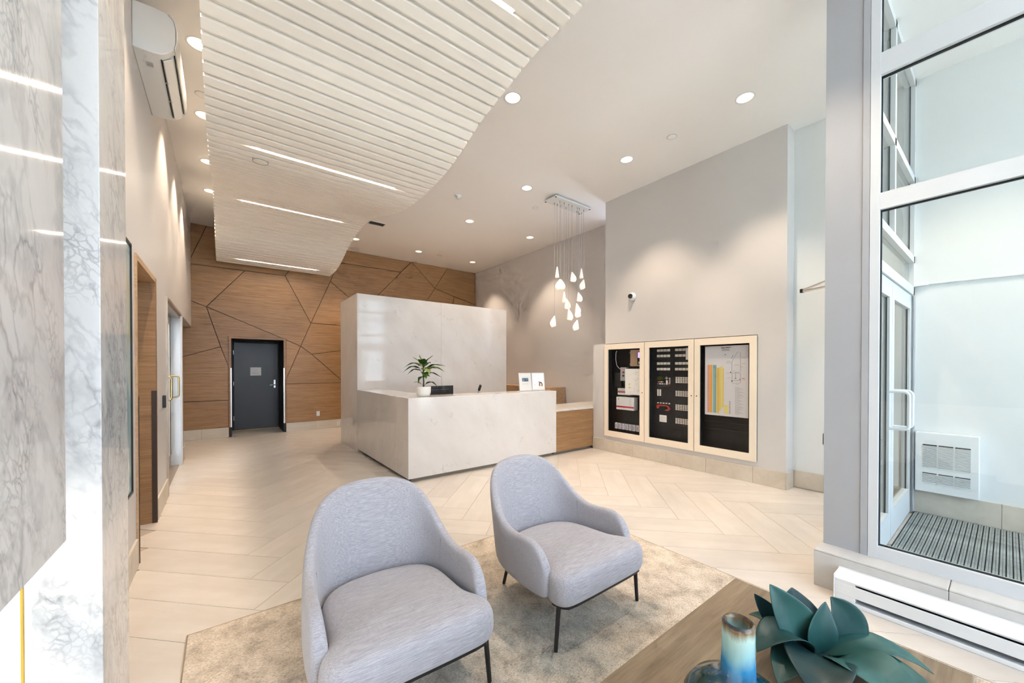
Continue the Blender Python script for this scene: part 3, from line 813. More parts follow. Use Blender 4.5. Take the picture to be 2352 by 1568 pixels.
# ================================================================ LEFT SIDE
# ---- marble fireplace
fp = thing('fireplace', 'polished grey marble fireplace with hood, pilaster and glowing firebox', 'fireplace', (XL,.3,0))
box('hood', MAT['marble'], (.001,.195,-1.7,1.235,1.035,ZC-.001), fp, bevel=.002)
box('pilaster', MAT['marble'], (.001,.175,1.722,2.19,0,ZC-.001), fp, bevel=.002)
box('pilaster', MAT['marble'], (.001,.175,-2.2,-1.72,0,ZC-.001), fp, bevel=.002)
box('hearth_panel', MAT['marble'], (.001,.15,-1.718,1.72,0,.12), fp, bevel=.002)
m_fire = emit('backlit_firebox', (1.0,.95,.86,1), .85)
box('light_panel', m_fire, (.001,.008,-1.716,1.718,.125,1.03), fp)
box('frame_bar', flat('gold_frame', srgb('d9a93a'), .3, .6), (.008,.013,1.628,1.642,.125,1.03), fp)
# ---- framed screen
tv = thing('wall_screen', 'tall black framed display on the left wall past the marble', 'screen', (XL,3.11,1.493))
for d in ((0,.045,-.47,.47,-.8375,-.823),(0,.045,-.47,.47,.823,.8375),(0,.045,-.47,-.457,-.823,.823),(0,.045,.457,.47,-.823,.823)): box('bezel', MAT['black'], d, tv)
ms = M('pale_picture', rough=.06, spec=.6)
v = ms.coords((1,1.4,1.0)); ms.col(ms.ramp(ms.noise(v, 2.2, 3, .5, .8), [(.3, srgb('9fc3c6')), (.5, srgb('cfe0dc')), (.68, srgb('d9d8b8'))]))
box('picture', ms.m, (.0,.036,-.457,.457,-.823,.823), tv)

# ---- split air conditioner
ac = thing('air_conditioner', 'white split air conditioner high on the left wall', 'air conditioner', (XL,4.465,3.9))
def ac_prof(y, dx=0, s=1.0):
    P = [(0,.0),(.0,.345),(.12,.352),(.19,.345),(.232,.31),(.246,.24),(.244,.14),(.232,.085),(.205,.045),(.165,.015),(.12,.004)]
    return [(x*s, y, z) for x, z in P]
g = G().loops([ac_prof(-.495), ac_prof(.495)])
g.obj('body', MAT['white'], ac, smooth=35, bevel=.006)
g = G().loops([[(x+.001, y, z) for x, z in ((.205,.355),(.240,.318),(.256,.24),(.254,.15),(.242,.095),(.236,.098),(.246,.15),(.248,.24),(.233,.31),(.2,.348))] for y in (-.487,.487)])
g.obj('front_panel', MAT['white'], ac, smooth=35, bevel=.002)
o = box('louvre', MAT['white'], (-.036,.036,-.43,.43,-.004,.004), ac, bevel=.003); o.location = (.195,0,.024); o.rotation_euler = (0,RAD(-38),0)
o = box('outlet_slot', MAT['dark'], (-.003,.006,-.43,.43,-.003,.003), ac); o.location = (.155,0,.0095)
o = box('outlet_slot', MAT['dark'], (-.002,.004,-.43,.43,-.003,.003), ac); o.location = (.232,0,.078)
for y in (-.14,.14): o = box('louvre_bracket', MAT['alum'], (-.012,.014,-.006,.006,-.006,.006), ac); o.location = (.162,y,.008)
box('badge', MAT['alum'], (.06,.10,-.36,-.31,-.0015,.001), ac)
# ---- card reader
rd = thing('card_reader', 'slim black card reader beside the glass door', 'card reader', (XL,5.60,1.13))
box('body', MAT['black'], (0,.026,-.03,.03,-.068,.068), rd, bevel=.006)
box('led', MAT['alum'], (.026,.0265,-.01,.01,.045,.05), rd)
# ---- outlets
def outlet(name_label, loc, rz):
    t = thing('power_outlet', name_label, 'outlet', loc, rz)
    box('plate', MAT['white'], (-.036,.036,-.006,0,-.058,.058), t, bevel=.003)
    for z in (-.024,.024):
        o = box('socket', MAT['white'], (-.018,.018,-.009,-.006,z-.017,z+.017), t, bevel=.004)
        for x in (-.007,.007): box('slot', MAT['black'], (x-.0013,x+.0013,-.0095,-.009,z-.004,z+.006), o)
    return t
outlet('white power outlet low on the oak wall', (1.822,YB-.018,.385), 0)
outlet('white power outlet low beside the pale grey post', (5.73,1.315,.335), -pi/2)
outlet('white outlet plate in stone base beside tall marble block', (2.28,YB-.016,.10), 0)

# ================================================================ RECEPTION
rdk = thing('reception_desk', 'cream marble L-shaped reception desk', 'reception desk', (1.893,4.70,0))
HT = 1.104
box('front_slab', MAT['desk'], (0,2.642,0,.41,.05,HT), rdk, bevel=.003)
box('side_slab', MAT['desk'], (0,.48,.412,2.348,.05,HT), rdk, bevel=.003)
box('toe_kick', flat('taupe_toe_kick', srgb('8d7f6c'), .6), (.065,2.60,.065,.40,0,.05), rdk)
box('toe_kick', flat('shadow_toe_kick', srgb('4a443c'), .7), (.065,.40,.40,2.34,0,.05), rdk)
box('work_surface', MAT['panel'], (.48,2.642,.41,.98,.70,.735), rdk)
tw = thing('marble_backdrop', 'tall cream marble block standing behind the reception desk', 'partition', (1.893,7.05,0))
box('slab', MAT['desk'], (0,1.655,0,.03,0,2.83), tw)
box('slab', MAT['desk'], (1.657,3.312,0,.03,0,2.83), tw)
box('side_slab', MAT['desk'], (0,.03,.031,1.19,0,2.83), tw)
box('side_slab', MAT['desk'], (3.282,3.312,.031,1.19,0,2.83), tw)
box('core', MAT['ceil'], (.031,3.281,.031,1.18,0,2.828), tw)
cr = thing('low_credenza', 'low oak cabinet with white top joining desk to wall', 'cabinet', (4.537,4.703,0))
box('body', MAT['panel'], (0,1.76,.002,.72,.05,.742), cr)
box('top', MAT['desk'], (0,1.785,-.002,.74,.742,.778), cr, bevel=.004)
box('toe_kick', flat('taupe_kick', srgb('8d7f6c'), .6), (0,.95,.065,.7,0,.05), cr)
lc = thing('file_cabinet', 'brown oak cabinet behind the desk at the beige wall', 'cabinet', (5.87,7.55,0))
b_ = box('body', MAT['panel_y'], (0,.44,-1.3,1.0,.0,1.05), lc)
for k in range(4):
    d_ = box('door', MAT['panel_y'], (-.018,-.001,-1.295+k*.575,-.73+k*.575,.06,1.04), lc)
    G().tube([(-.018,-.80+k*.575,.99),(-.045,-.80+k*.575,.985),(-.045,-.80+k*.575,.82),(-.018,-.80+k*.575,.815)], .006, 8).obj('handle', MAT['brass'], d_, smooth=60)

# ---- monitor
mo = thing('monitor', 'black monitor seen from behind over the desk ledge', 'monitor', (2.72,5.55,.735))
box('shell', MAT['black'], (-.28,.28,-.02,.015,.12,.475), mo, bevel=.006)
box('back_cover', MAT['dark'], (-.20,.20,-.05,-.02,.17,.42), mo, bevel=.012)
box('vent_strip', MAT['charcoal'], (-.24,.14,-.0525,-.0495,.385,.392), mo)
box('neck', MAT['black'], (-.03,.03,-.04,-.01,.01,.2), mo, bevel=.004)
box('foot', MAT['black'], (-.12,.12,-.10,.09,0,.012), mo, bevel=.004)
# ---- office chair behind the desk
oc = thing('office_chair', 'black office chair, only its headrest showing over the desk', 'chair', (3.60,6.33,0), RAD(-121.6))
box('seat', MAT['black'], (-.24,.24,-.24,.22,.44,.51), oc, bevel=.03, seg=4)
o = box('backrest', MAT['black'], (-.20,.20,-.02,.02,0,.48), oc, bevel=.018, seg=4); o.location = (0,.25,.56); o.rotation_euler = (RAD(-10),0,0)
o = box('headrest', MAT['dark'], (-.13,.13,-.022,.022,0,.12), oc, bevel=.018, seg=4); o.location = (0,.335,1.06); o.rotation_euler = (RAD(-18),0,0)
G().tube([(0,.24,.46),(0,.30,.5),(0,.30,.8)], .02, 10).obj('back_post', MAT['black'], oc, smooth=60)
G().cyl((0,0,0), .028, .1, .44, 14).obj('column', MAT['steel'], oc, smooth=40)
for k in range(5):
    a = 2*pi*k/5; l = G().tube([(0,0,.11),(.29*cos(a),.29*sin(a),.07)], [.024,.016], 8).obj('leg', MAT['black'], oc, smooth=60)
    G().cyl((.29*cos(a),.29*sin(a)-.014,.03), .03, 0, .028, 14, 'y').obj('caster', MAT['black'], oc, smooth=40)

# ---- brochure stands
def stand(name, lab, x, y, rz, kind):
    t = thing(name, lab, 'sign holder', (x,y,HT), rz)
    lean = RAD(-9)
    p = bpy.data.objects.new('tmp', None)
    def lb(nm, mat, d, par, bev=0):
        o = box(nm, mat, d, par, bevel=bev); o.rotation_euler = (lean,0,0) if par is t else (0,0,0); return o
    w, h = .125, .315
    sh = lb('holder', MAT['alum'], (-w,w,-.004,.004,.0,h), t)
    box('foot', MAT['white'], (-w,w,-.002,.09,0,.004), t)
    pg = lb('sheet', MAT['paper'], (-w+.008,w-.008,-.0055,-.0042,.012,h-.008), t)
    Q = lambda x0, x1, z0, z1, c, nm='print', r=.6: box(nm, flat('ink_'+c, srgb(c), r), (x0,x1,-.0062,-.0055,z0,z1), pg)
    if kind == 0:
        Q(-.06,.06,.165,.222,'3f5a78'); Q(-.05,-.012,.168,.205,'9fb8c8'); Q(.008,.05,.168,.21,'8aa89a'); Q(-.055,.055,.236,.240,'8d8ba6')
        for k in range(4): Q(-.065+.008*(k % 2),.062-.006*(k % 3),.115+k*.009,.1175+k*.009,'b4b2ae')
        Q(-.07,.01,.075,.078,'c9c8c4'); Q(-.08,-.07,.285,.290,'8d8ba6')
    else:
        Q(-.105,.105,.03,.30,'dfe9ec'); Q(-.085,.0,.262,.266,'a9bcc4'); Q(-.085,-.03,.248,.252,'a9bcc4'); Q(.06,.072,.27,.278,'a9c4bc')
        pr = lambda cx, cz, rx, rz_, c, d: G().prism([(cx+rx*cos(2*pi*k/18), -.0062-d, cz+rz_*sin(2*pi*k/18)) for k in range(18)], (0,-.0004,0)).obj('print', flat('ink2_'+c, srgb(c), .6), pg)
        pr(.045,.10,.036,.052,'5a4034',0); pr(.045,.105,.018,.026,'e6c2a8',.0006); pr(.04,.048,.058,.034,'f0dcd6',.0003); pr(.016,.15,.014,.009,'6a5a4a',0)
        Q(-.08,-.05,.10,.106,'7f9088')
    return t
stand('brochure_stand', 'white leaflet stand with small blue photo on desk', 4.05, 4.93, RAD(-8), 0)
stand('brochure_stand', 'white leaflet stand showing a dark haired figure on desk', 4.335, 4.93, RAD(-16), 1)

# ---- potted dracaena
def leaf_mesh(name, base, ctrl, tip, width, fold=.25, nseg=12, petiole=0.0, side_hint=None, ripple=0, shape=(.55,1.0), tipw=0.0):
    """a curved leaf along a quadratic bezier, five points across with a V fold"""
    b, c, t = Vector(base), Vector(ctrl), Vector(tip); rows = []
    for i in range(nseg+1):
        u = i/nseg
        p = b*(1-u)**2 + c*2*u*(1-u) + t*u*u
        d = ((c-b)*(1-u)+(t-c)*u).normalized()
        sd = d.cross(Vector((0,0,1)) if side_hint is None else Vector(side_hint))
        if sd.length < 1e-3: sd = Vector((1,0,0))
        sd.normalize(); nr_ = sd.cross(d).normalized()
        if u < petiole: w = .12
        else:
            q = (u-petiole)/(1-petiole); w = max(sin(pi*q**shape[0])**shape[1], .14 if q < .3 else tipw)
        w *= width/2
        row = []
        for k in (-1,-.55,0,.55,1):
            row.append(p + sd*w*k + nr_*(abs(k)*fold*w) + nr_*(ripple*w*sin(u*14+k)))
        rows.append(row)
    return G().grid(rows)
pp = thing('potted_plant', 'dracaena in a small white pot on the desk corner', 'potted plant', (2.215,4.95,HT))
G().lathe([(.072,0),(.088,.012),(.10,.05),(.104,.135),(.098,.135),(.094,.10),(.0,.10)], 32).obj('pot', MAT['plaster'], pp, smooth=50)
G().lathe([(.0,.118),(.095,.112)], 24, cap=False).obj('soil', flat('dark_soil', srgb('2a221a'), .95), pp)
m_g = M('dracaena_leaf', rough=.4); v = m_g.coords((1,1,1)); m_g.col(m_g.ramp(m_g.math('ADD', m_g.math('MULTIPLY', m_g.noise(v, 9, 3), .5), m_g.math('MULTIPLY', m_g.rnd(), .5)), [(.3, srgb('1f3d12')), (.55, srgb('4b6a1e')), (.75, srgb('8c9a3c'))]))
G().tube([(0,0,.11),(.004,0,.2),(-.004,.0,.3),(.004,0,.42)], [.012,.010,.009,.007], 10).obj('stem', flat('plant_stem', srgb('3c4a20'), .6), pp, smooth=60)
R3 = Vector((.795,-.606,0)); F3 = Vector((.606,.795,0)); U3 = Vector((0,0,1))
def rfu(r, f, u): return R3*r+F3*f+U3*u
PL = [((0,0,.40),(-.05,.0,.52),(-.06,0,.58),.05),((0,0,.40),(.04,.0,.50),(.14,.02,.575),.05),((0,0,.37),(-.10,-.02,.52),(-.27,0,.40),.045),((0,0,.37),(.12,.02,.46),(.31,0,.42),.05),
      ((0,0,.35),(-.14,.0,.47),(-.28,-.02,.33),.055),((0,0,.34),(.14,.05,.45),(.29,.03,.34),.06),((0,0,.33),(-.10,-.06,.42),(-.21,-.05,.30),.05),((0,0,.34),(.06,-.12,.42),(.13,-.16,.30),.06),
      ((0,0,.30),(.10,-.02,.36),(.26,-.03,.26),.045),((0,0,.32),(.04,-.10,.36),(.07,-.14,.24),.055),((0,0,.28),(-.04,-.06,.27),(-.06,-.07,.17),.035),((0,0,.25),(.05,-.03,.31),(.10,-.03,.27),.05),
      ((0,0,.14),(-.07,-.02,.22),(-.14,-.01,.185),.03),((0,0,.13),(.10,-.03,.26),(.22,-.02,.11),.045),((0,0,.40),(.0,-.08,.54),(-.02,-.14,.50),.055),((0,0,.38),(.02,.10,.50),(.06,.20,.46),.05),
      ((0,0,.38),(-.06,.12,.50),(-.12,.2,.42),.05),((0,0,.36),(.05,.10,.42),(.16,.16,.38),.05),((0,0,.39),(-.06,-.02,.50),(-.15,.0,.545),.035)]
for b, c, t, w in PL:
    o = leaf_mesh('leaf', rfu(*b), rfu(*c), rfu(*t), w*2.1, .3, 12, .2, ripple=.10).obj('leaf', m_g.m, pp, smooth=70)
    sm = o.modifiers.new('thick', 'SOLIDIFY'); sm.thickness = .0012

# ================================================================ PANEL CABINETS ON THE RIGHT WALL
m_cab = flat('cream_cabinet_enamel', srgb('efe2cf'), .4)
def plate(nm, mat, x, y0, y1, z0, z1, par, t=.004, bev=0):
    """flat piece facing -x at plane x"""
    return box(nm, mat, (x-t, x, min(y0,y1), max(y0,y1), min(z0,z1), max(z0,z1)), par, bevel=bev)
CABS = [(3.609,4.424,(3.692,4.347),'cream framed cabinet left of the other two, holding boxes'),(2.787,3.603,(2.872,3.527),'cream framed cabinet in the middle with rows of white switches'),
        (1.969,2.781,(2.053,2.704),'cream framed cabinet with the coloured floor chart')]
ZB0, ZB1, ZG0, ZG1 = .281, 1.92, .378, 1.824
for y0, y1, (g0, g1), lab in CABS:
    t = thing('panel_cabinet', lab, 'cabinet', (XR,(y0+y1)/2,0), group='three cabinets recessed in the right wall')
    c = (y0+y1)/2; a0, a1, b0, b1 = y0-c, y1-c, g0-c, g1-c
    g = G().box(.0,.17,a0+.012,a0+.03,ZB0+.02,ZB1-.02).box(.0,.17,a1-.03,a1-.012,ZB0+.02,ZB1-.02).box(.0,.17,a0+.012,a1-.012,ZB0+.01,ZB0+.03).box(.0,.17,a0+.012,a1-.012,ZB1-.03,ZB1-.01).box(.155,.17,a0+.012,a1-.012,ZB0+.02,ZB1-.02)
    g.obj('carcass', MAT['dark'], t)
    door = bpy.data.objects.new('door', None); COL.objects.link(door); door.parent = t
    for d in ((-.028,.0,a0+.002,a1-.002,ZB0,ZG0),(-.028,0,a0+.002,a1-.002,ZG1,ZB1),(-.028,0,a0+.002,b0,ZG0,ZG1),(-.028,0,b1,a1-.002,ZG0,ZG1)): box('door_frame', m_cab, d, door)
    box('pane', MAT['cabglass'], (-.014,-.010,b0,b1,ZG0,ZG1), door)
    ky = a0+.035 if lab.startswith('cream framed cabinet left') or 'middle' in lab else a1-.035
    G().cyl((-.028,ky,1.09), .008, -.004, 0, 12, 'x').obj('keyhole', MAT['black'], door)
XI = XR+.14
# cabinet 1: separate items
ka = thing('keypad_box', 'beige access keypad box with lit purple keys in left cabinet', 'keypad', (XI,3.80,1.66))
box('case', flat('beige_metal', srgb('b59a80'), .45, .3), (-.07,0,-.10,.145,-.135,.145), ka, bevel=.004)
kb = box('keypad', MAT['black'], (-.074,-.07,-.09,.0,-.11,.11), ka)
m_k = emit('lit_purple_key', (.62,.35,1.0,1), 2.5)
for r_ in range(5):
    for c_ in range(3): box('key', m_k, (-.0765,-.074,-.076+c_*.024,-.060+c_*.024,.010+r_*.019,.023+r_*.019), kb)
box('label_plate', MAT['alum'], (-.0765,-.074,-.075,-.02,-.095,-.055), kb)
for z in (.10,-.10): box('lug', MAT['steel'], (-.03,-.01,.145,.185,z-.006,z+.006), ka)
gb = thing('switch_box', 'grey steel box with a red and a black button', 'switch box', (XI,4.09,1.39))
box('case', MAT['alum'], (-.06,0,-.065,.065,-.118,.118), gb, bevel=.004)
G().cyl((-.06,.0,.03), .016, -.012, 0, 16, 'x').obj('button', flat('red_button', srgb('b02036'), .4), gb)
G().cyl((-.06,.0,-.03), .016, -.012, 0, 16, 'x').obj('button', MAT['black'], gb)
bb = thing('junction_box', 'dark grey junction box left of the switch box', 'junction box', (XI,4.23,1.285))
box('case', MAT['charcoal'], (-.03,0,-.07,.07,-.122,.122), bb, bevel=.003)
G().cyl((-.03,-.0,-.03), .02, -.008, 0, 14, 'x').obj('knob', MAT['black'], bb)
cb_ = thing('loose_cable', 'white cable looping down from the cabinet top', 'cable', (XI-.02,4.26,1.8))
G().tube([(0,.0,.0),(0,.02,-.03),(0,.025,-.15),(0,.0,-.26),(0,-.05,-.31),(0,-.10,-.325)], .005, 8).obj('sheath', MAT['white'], cb_, smooth=60)
pl = thing('floor_plan_sheet', 'white floor plan sheet with yellow marks in left cabinet', 'sheet', (XI-.085,3.90,1.26))
ps = box('sheet', MAT['bright_paper'], (-.002,0,-.155,.135,-.222,.222), pl)
box('backing', MAT['alum'], (0,.085,-.15,.03,-.01,.01), pl)
ik = flat('grey_ink', srgb('8a8a88'), .7); yk = flat('yellow_marker', srgb('e3e070'), .7); r2_ = random.Random(4)
for k in range(26):
    y, z = r2_.uniform(-.14,.05), r2_.uniform(-.18,.18); w, h = r2_.choice([(.012,.003),(.003,.02),(.02,.003),(.003,.012),(.007,.007)])
    plate('print', ik, -.002, y, y+w, z, z+h, pl, .0006)
for z in (-.055,-.115): plate('print', yk, -.002, .035, .06, z, z+.028, pl, .0005)
fs = thing('fire_plan_box', 'white box with red lettering band half behind the sheet', 'box', (XI,4.09,1.078))
box('case', MAT['white'], (-.06,0,-.14,.12,-.055,.045), fs, bevel=.003)
box('lid', MAT['white'], (-.066,0,-.143,.123,.05,.06), fs, bevel=.002)
bd = plate('band', flat('crimson_band', srgb('96283c'), .5), -.06, -.13, .112, -.018, .018, fs, .001)
tm = text_mesh('FIRE SAFETY PLAN', .024, 'lettering')
o = mkobj('lettering', tm, MAT['paper'], bd); o.rotation_euler = (pi/2,0,-pi/2); o.location = (-.0625,-.01,.0)
wx = thing('white_steel_box', 'white steel box with a red stripe in left cabinet', 'box', (XI,4.01,.88))
box('case', MAT['white'], (-.12,0,-.175,.185,-.11,.11), wx, bevel=.004)
plate('stripe', flat('red_stripe', srgb('b81f2e'), .45), -.12, -.175, .185, -.072, -.045, wx, .001)
plate('latch', MAT['charcoal'], -.12, .128, .134, .06, .085, wx, .004)
for k in range(7):
    t = thing('relay_module', 'white relay module in the row at left cabinet bottom, number %s from the left' % ['one','two','three','four','five','six','seven'][k], 'module', (XI,4.25-k*.073,.466), group='relay modules in the left cabinet')
    box('case', MAT['white'], (-.05,0,-.027,.027,-.052,.052), t, bevel=.003)
    plate('label', flat('lilac_label', srgb('a9a3b8'), .5), -.05, -.016, .016, -.035, .035, t, .001)
# cabinet 2: control panel
cp = thing('fire_alarm_panel', 'dark fire alarm panel with rows of white switches', 'control panel', (XI+.01,3.20,0))
box('face', flat('panel_face', srgb('141314'), .45), (-.02,0,-.318,.318,.40,1.815), cp)
m_sw = flat('white_switch', srgb('e8e4dd'), .5); X0 = -.02
for zc in (1.779,1.690,1.568,1.478):
    for ya, yb_, n_ in ((3.479,3.242,4),(3.167,2.933,4)):
        for k in range(n_):
            w = (ya-yb_)/n_; y1 = ya-k*w-3.20
            plate('label_card', m_sw, X0, y1-.004, y1-w+.004, zc-.019, zc+.019, cp, .004)
for zt, zb in ((1.36,1.261),(1.145,1.055),(.931,.838),(.718,.629)):
    for c_ in range(6):
        for r_ in range(4):
            w = (3.157-2.931)/6; h = (zt-zb)/4; y1 = 3.157-c_*w-3.20
            plate('switch', m_sw, X0, y1-.005, y1-w+.004, zt-r_*h-.004, zt-(r_+1)*h+.003, cp, .005)
plate('display', flat('green_display', srgb('33421c'), .2), X0, .272, .143, 1.30, 1.362, cp, .003)
for k, c in enumerate(('c06078','d08050','d8c070','6080a0')): plate('indicator', flat('lamp_'+c, srgb(c), .4), X0, .254-k*.025, .233-k*.025, 1.263, 1.284, cp, .004)
for k, c in enumerate(('70707c','e8e4dd','e8e4dd','c0a080','e8e4dd','b05850')): plate('button', flat('btn_'+c, srgb(c), .4), X0, .269-k*.039, .242-k*.039, 1.232, 1.250, cp, .004)
for k in range(3): plate('button', m_sw, X0, .06, .042, 1.268+k*.028, 1.284+k*.028, cp, .004)
for y, z in ((.105,1.335),(.085,1.335),(.125,1.335),(.105,1.352),(.105,1.318)): plate('button', m_sw, X0, y+.006, y-.006, z-.005, z+.005, cp, .004)
plate('button', m_sw, X0, .115, .085, 1.252, 1.30, cp, .004); plate('button', m_sw, X0, .070, .042, 1.252, 1.26, cp, .004)
for k in range(2): plate('strip', m_sw, X0, .268-k*.04, .240-k*.04, 1.045, 1.151, cp, .004)
for k in range(5): plate('button', m_sw, X0, .268-k*.049, .240-k*.049, .922, .939, cp, .004)
ph = G().tube([(-.03,.25,.85),(-.045,.245,.885),(-.045,.20,.895),(-.045,.12,.895),(-.045,.07,.885),(-.03,.055,.845),(-.03,.07,.825),(-.03,.12,.825)], [.022,.02,.012,.011,.014,.02,.014,.010], 10)
ph.obj('handset', flat('red_handset', srgb('b02a24'), .35), cp, smooth=60)
nt = thing('panel_note', 'small white note on the dark alarm panel', 'note', (XI-.012,3.364,.683))
plate('sheet', MAT['bright_paper'], 0, -.062, .062, -.055, .055, nt, .0015)
for k in range(5): plate('print', gr, -.0015, -.045, .045-.01*(k % 3), -.035+k*.015, -.032+k*.015, nt, .0004)
tg = thing('hanging_tag', 'white card tag hanging at top right of the alarm panel', 'tag', (XI-.05,2.935,1.712))
plate('card', MAT['bright_paper'], 0, -.04, .035, -.09, .09, tg, .0015)
G().tube([(-.001,.02,.08),(-.004,.0,.10),(-.001,-.02,.08)], .002, 6).obj('string', MAT['dark'], tg, smooth=60)
# cabinet 3: chart
ch = thing('floor_chart', 'grey floor chart poster with coloured columns and site plan', 'poster', (XI-.10,2.371,1.317))
plate('sheet', flat('grey_poster', srgb('dcdbde'), .5), 0, -.284, .284, -.488, .488, ch, .003)
PX = -.003
def ink(c, y0, y1, z0, z1, nm='print', t=.0006): return plate(nm, flat('poster_'+c, srgb(c), .6), PX, y0-2.371, y1-2.371, z0-1.317, z1-1.317, ch, t)
for c, y0, y1, z0, z1 in (('e2a0a0',2.622,2.598,.862,1.542),('e8b078',2.598,2.580,.862,1.542),('f0a83c',2.580,2.555,.862,1.542),('9cc4bc',2.549,2.524,.864,1.54),('86b0ac',2.524,2.496,.864,1.54),
    ('e6bc3c',2.490,2.458,.862,1.50),('dcc890',2.458,2.436,.90,1.51),('e4d878',2.436,2.412,.93,1.52),('e2c480',2.412,2.396,.95,1.49),('e6d884',2.391,2.336,.866,.985)): ink(c, y0, y1, z0, z1)
for k in range(26):
    z = .872+k*.026
    for y in (2.604,2.568,2.538,2.510): ink('6f6a68', y, y-.008, z, z+.004, t=.0011)
    ink('a8a6a8', 2.645, 2.632, z, z+.004)
ink('3c3a3c',2.435,2.385,1.772,1.782); ink('3c3a3c',2.378,2.318,1.775,1.785); ink('3c3a3c',2.312,2.304,1.777,1.787)
ink('6a686a',2.425,2.325,1.756,1.762); ink('7a787a',2.43,2.32,1.738,1.745)
def line(c, pts, r=.0016):
    G().tube([(PX-.0008,y-2.371,z-1.317) for y, z in pts], r, 4).obj('print', flat('poster_line_'+c, srgb(c), .6), ch)
line('77757a',[(2.292,1.58),(2.225,1.712),(2.185,1.705),(2.182,1.452),(2.295,1.455),(2.292,1.58)])
line('77757a',[(2.292,1.428),(2.186,1.428),(2.180,1.30),(2.21,1.29),(2.288,1.29),(2.292,1.428)]); line('77757a',[(2.292,1.325),(2.182,1.328)]); line('77757a',[(2.245,1.428),(2.245,1.35)])
line('5a585c',[(2.30,1.625),(2.275,1.675)],.0022)
for y0, y1, z in ((2.37,2.30,1.565),(2.36,2.31,1.585),(2.17,2.12,1.63),(2.165,2.13,1.555),(2.18,2.15,1.51),(2.37,2.31,1.425),(2.355,2.31,1.36),(2.26,2.20,1.535),(2.255,2.2,1.435),(2.24,2.205,1.272)): ink('9a989c', y0, y1, z, z+.004)
ink('d08080',2.17,2.13,1.352,1.362); ink('d08080',2.165,2.125,1.335,1.339); ink('8a8a30',2.255,2.235,1.35,1.362); ink('403e3c',2.30,2.285,1.31,1.325); ink('403e3c',2.315,2.30,1.43,1.445); ink('403e3c',2.20,2.185,1.34,1.348); ink('403e3c',2.385,2.375,1.675,1.685)
for k in range(26):
    z = 1.235-k*.0145; ink('5c5a5e', 2.247, 2.242, z, z+.006); ink('a3a1a5', 2.235, 2.235-.03-.07*((k*37 % 11)/11), z, z+.004)
for k in range(9): ink('5c5a5e', 2.325, 2.31, .87+k*.02, .878+k*.02)
for z in (.62,.72): tag(box('shelf_rail', flat('brown_rail', srgb('3a2e26'), .5), (XI-.012,XI,2.06,2.70,z,z+.006)), 'thin dark rail in the chart cabinet, '+('lower' if z < .7 else 'upper'), 'rail')
# ---- dome camera
dm = thing('dome_camera', 'small dome security camera on the right wall above the cabinets', 'security camera', (XR,3.85,2.70))
G().lathe([(.066,0),(.066,-.02),(.058,-.045),(.042,-.060)], 28, (0,0,0), 'x').obj('housing', MAT['white'], dm, smooth=45)
G().lathe([(.042,-.058),(.040,-.075),(.028,-.092),(.0,-.098)], 28, (0,0,0), 'x', cap=False).obj('dome', flat('smoked_dome', srgb('14110e'), .08, 0, .8), dm, smooth=60)

# ================================================================ VESTIBULE THINGS
mt = thing('entrance_mat', 'grey ribbed aluminium entrance mat in the vestibule', 'mat', (4.69,-.65,0))
box('tray', MAT['gasket'], (-1.04,1.02,-1.22,1.24,0,.004), mt)
m_rib = M('worn_mat_rib', rough=.6, spec=.3); v = m_rib.coords((1,1,1)); m_rib.col(m_rib.ramp(m_rib.noise(v, 5, 5, .65), [(.35, srgb('6f7472')), (.6, srgb('9aa09e'))]))
me_rib = G().box(-1.03,1.01,-.0125,-.0015,0,.011).box(-1.03,1.01,.0015,.0125,0,.011).box(-1.03,1.01,-.0125,.0125,0,.006).mesh('mat_rib'); me_rib.materials.append(m_rib.m)
for k in range(44): mkobj('mat_rib', me_rib, None, mt).location = (0, 1.215-k*.0322, .004)
wh = thing('wall_heater', 'white wall heater with six louvre fields in the vestibule', 'heater', (5.73,.367,.545))
box('case', MAT['white'], (-.10,0,-.208,.208,-.295,.302), wh, bevel=.006)
for k in range(3):
    y0 = .155-k*.107; y1 = y0-.096
    for zt, zb in ((.185,-.045),(-.10,-.20)):
        gpl = plate('grille_recess', MAT['charcoal'], -.1, y0, y1, zb, zt, wh, .001)
        n_ = int((zt-zb)/.0105)
        for j in range(n_): box('louvre', MAT['white'], (-.106,-.101,y1,y0,zb+j*.0105,zb+j*.0105+.0065), gpl)
rw = thing('cable_raceway', 'thin white raceway across the vestibule wall', 'raceway', (5.73,-.6,2.32))
G().tube([(-.012,1.19,.04),(-.012,-1.3,-.02)], .012, 6).obj('duct', MAT['white'], rw); box('cap', MAT['white'], (-.03,0,1.10,1.2,.02,.06), rw, bevel=.004)
bh = thing('baseboard_heater', 'long white baseboard heater along the tiled curb', 'heater', (3.25,.672,0))
L = 2.3
box('back', MAT['white'], (-.02,-.001,-L,0,.012,.185), bh)
G().prism([(-.02,0,.185),(-.02,0,.172),(-.105,0,.150),(-.118,0,.14),(-.122,0,.15),(-.108,0,.166)], (0,-L,0)).obj('hood', MAT['white'], bh)
box('front_cover', MAT['white'], (-.122,-.112,-L,-.0,.055,.128), bh, bevel=.004)
box('bottom_rail', MAT['white'], (-.122,-.02,-L,0,.0,.026), bh, bevel=.004)
box('end_cap', MAT['white'], (-.121,-.02,-.10,0,.026,.148), bh, bevel=.004)
box('end_cap', MAT['white'], (-.124,-.0,-.001,.006,.0,.172), bh, bevel=.004)
box('fin_block', MAT['charcoal'], (-.10,-.03,-L,-.10,.06,.10), bh)
for k in range(48): box('slot', MAT['gasket'], (-.107,-.095,-.16-k*.044,-.145-k*.044,.146,.1475), bh)

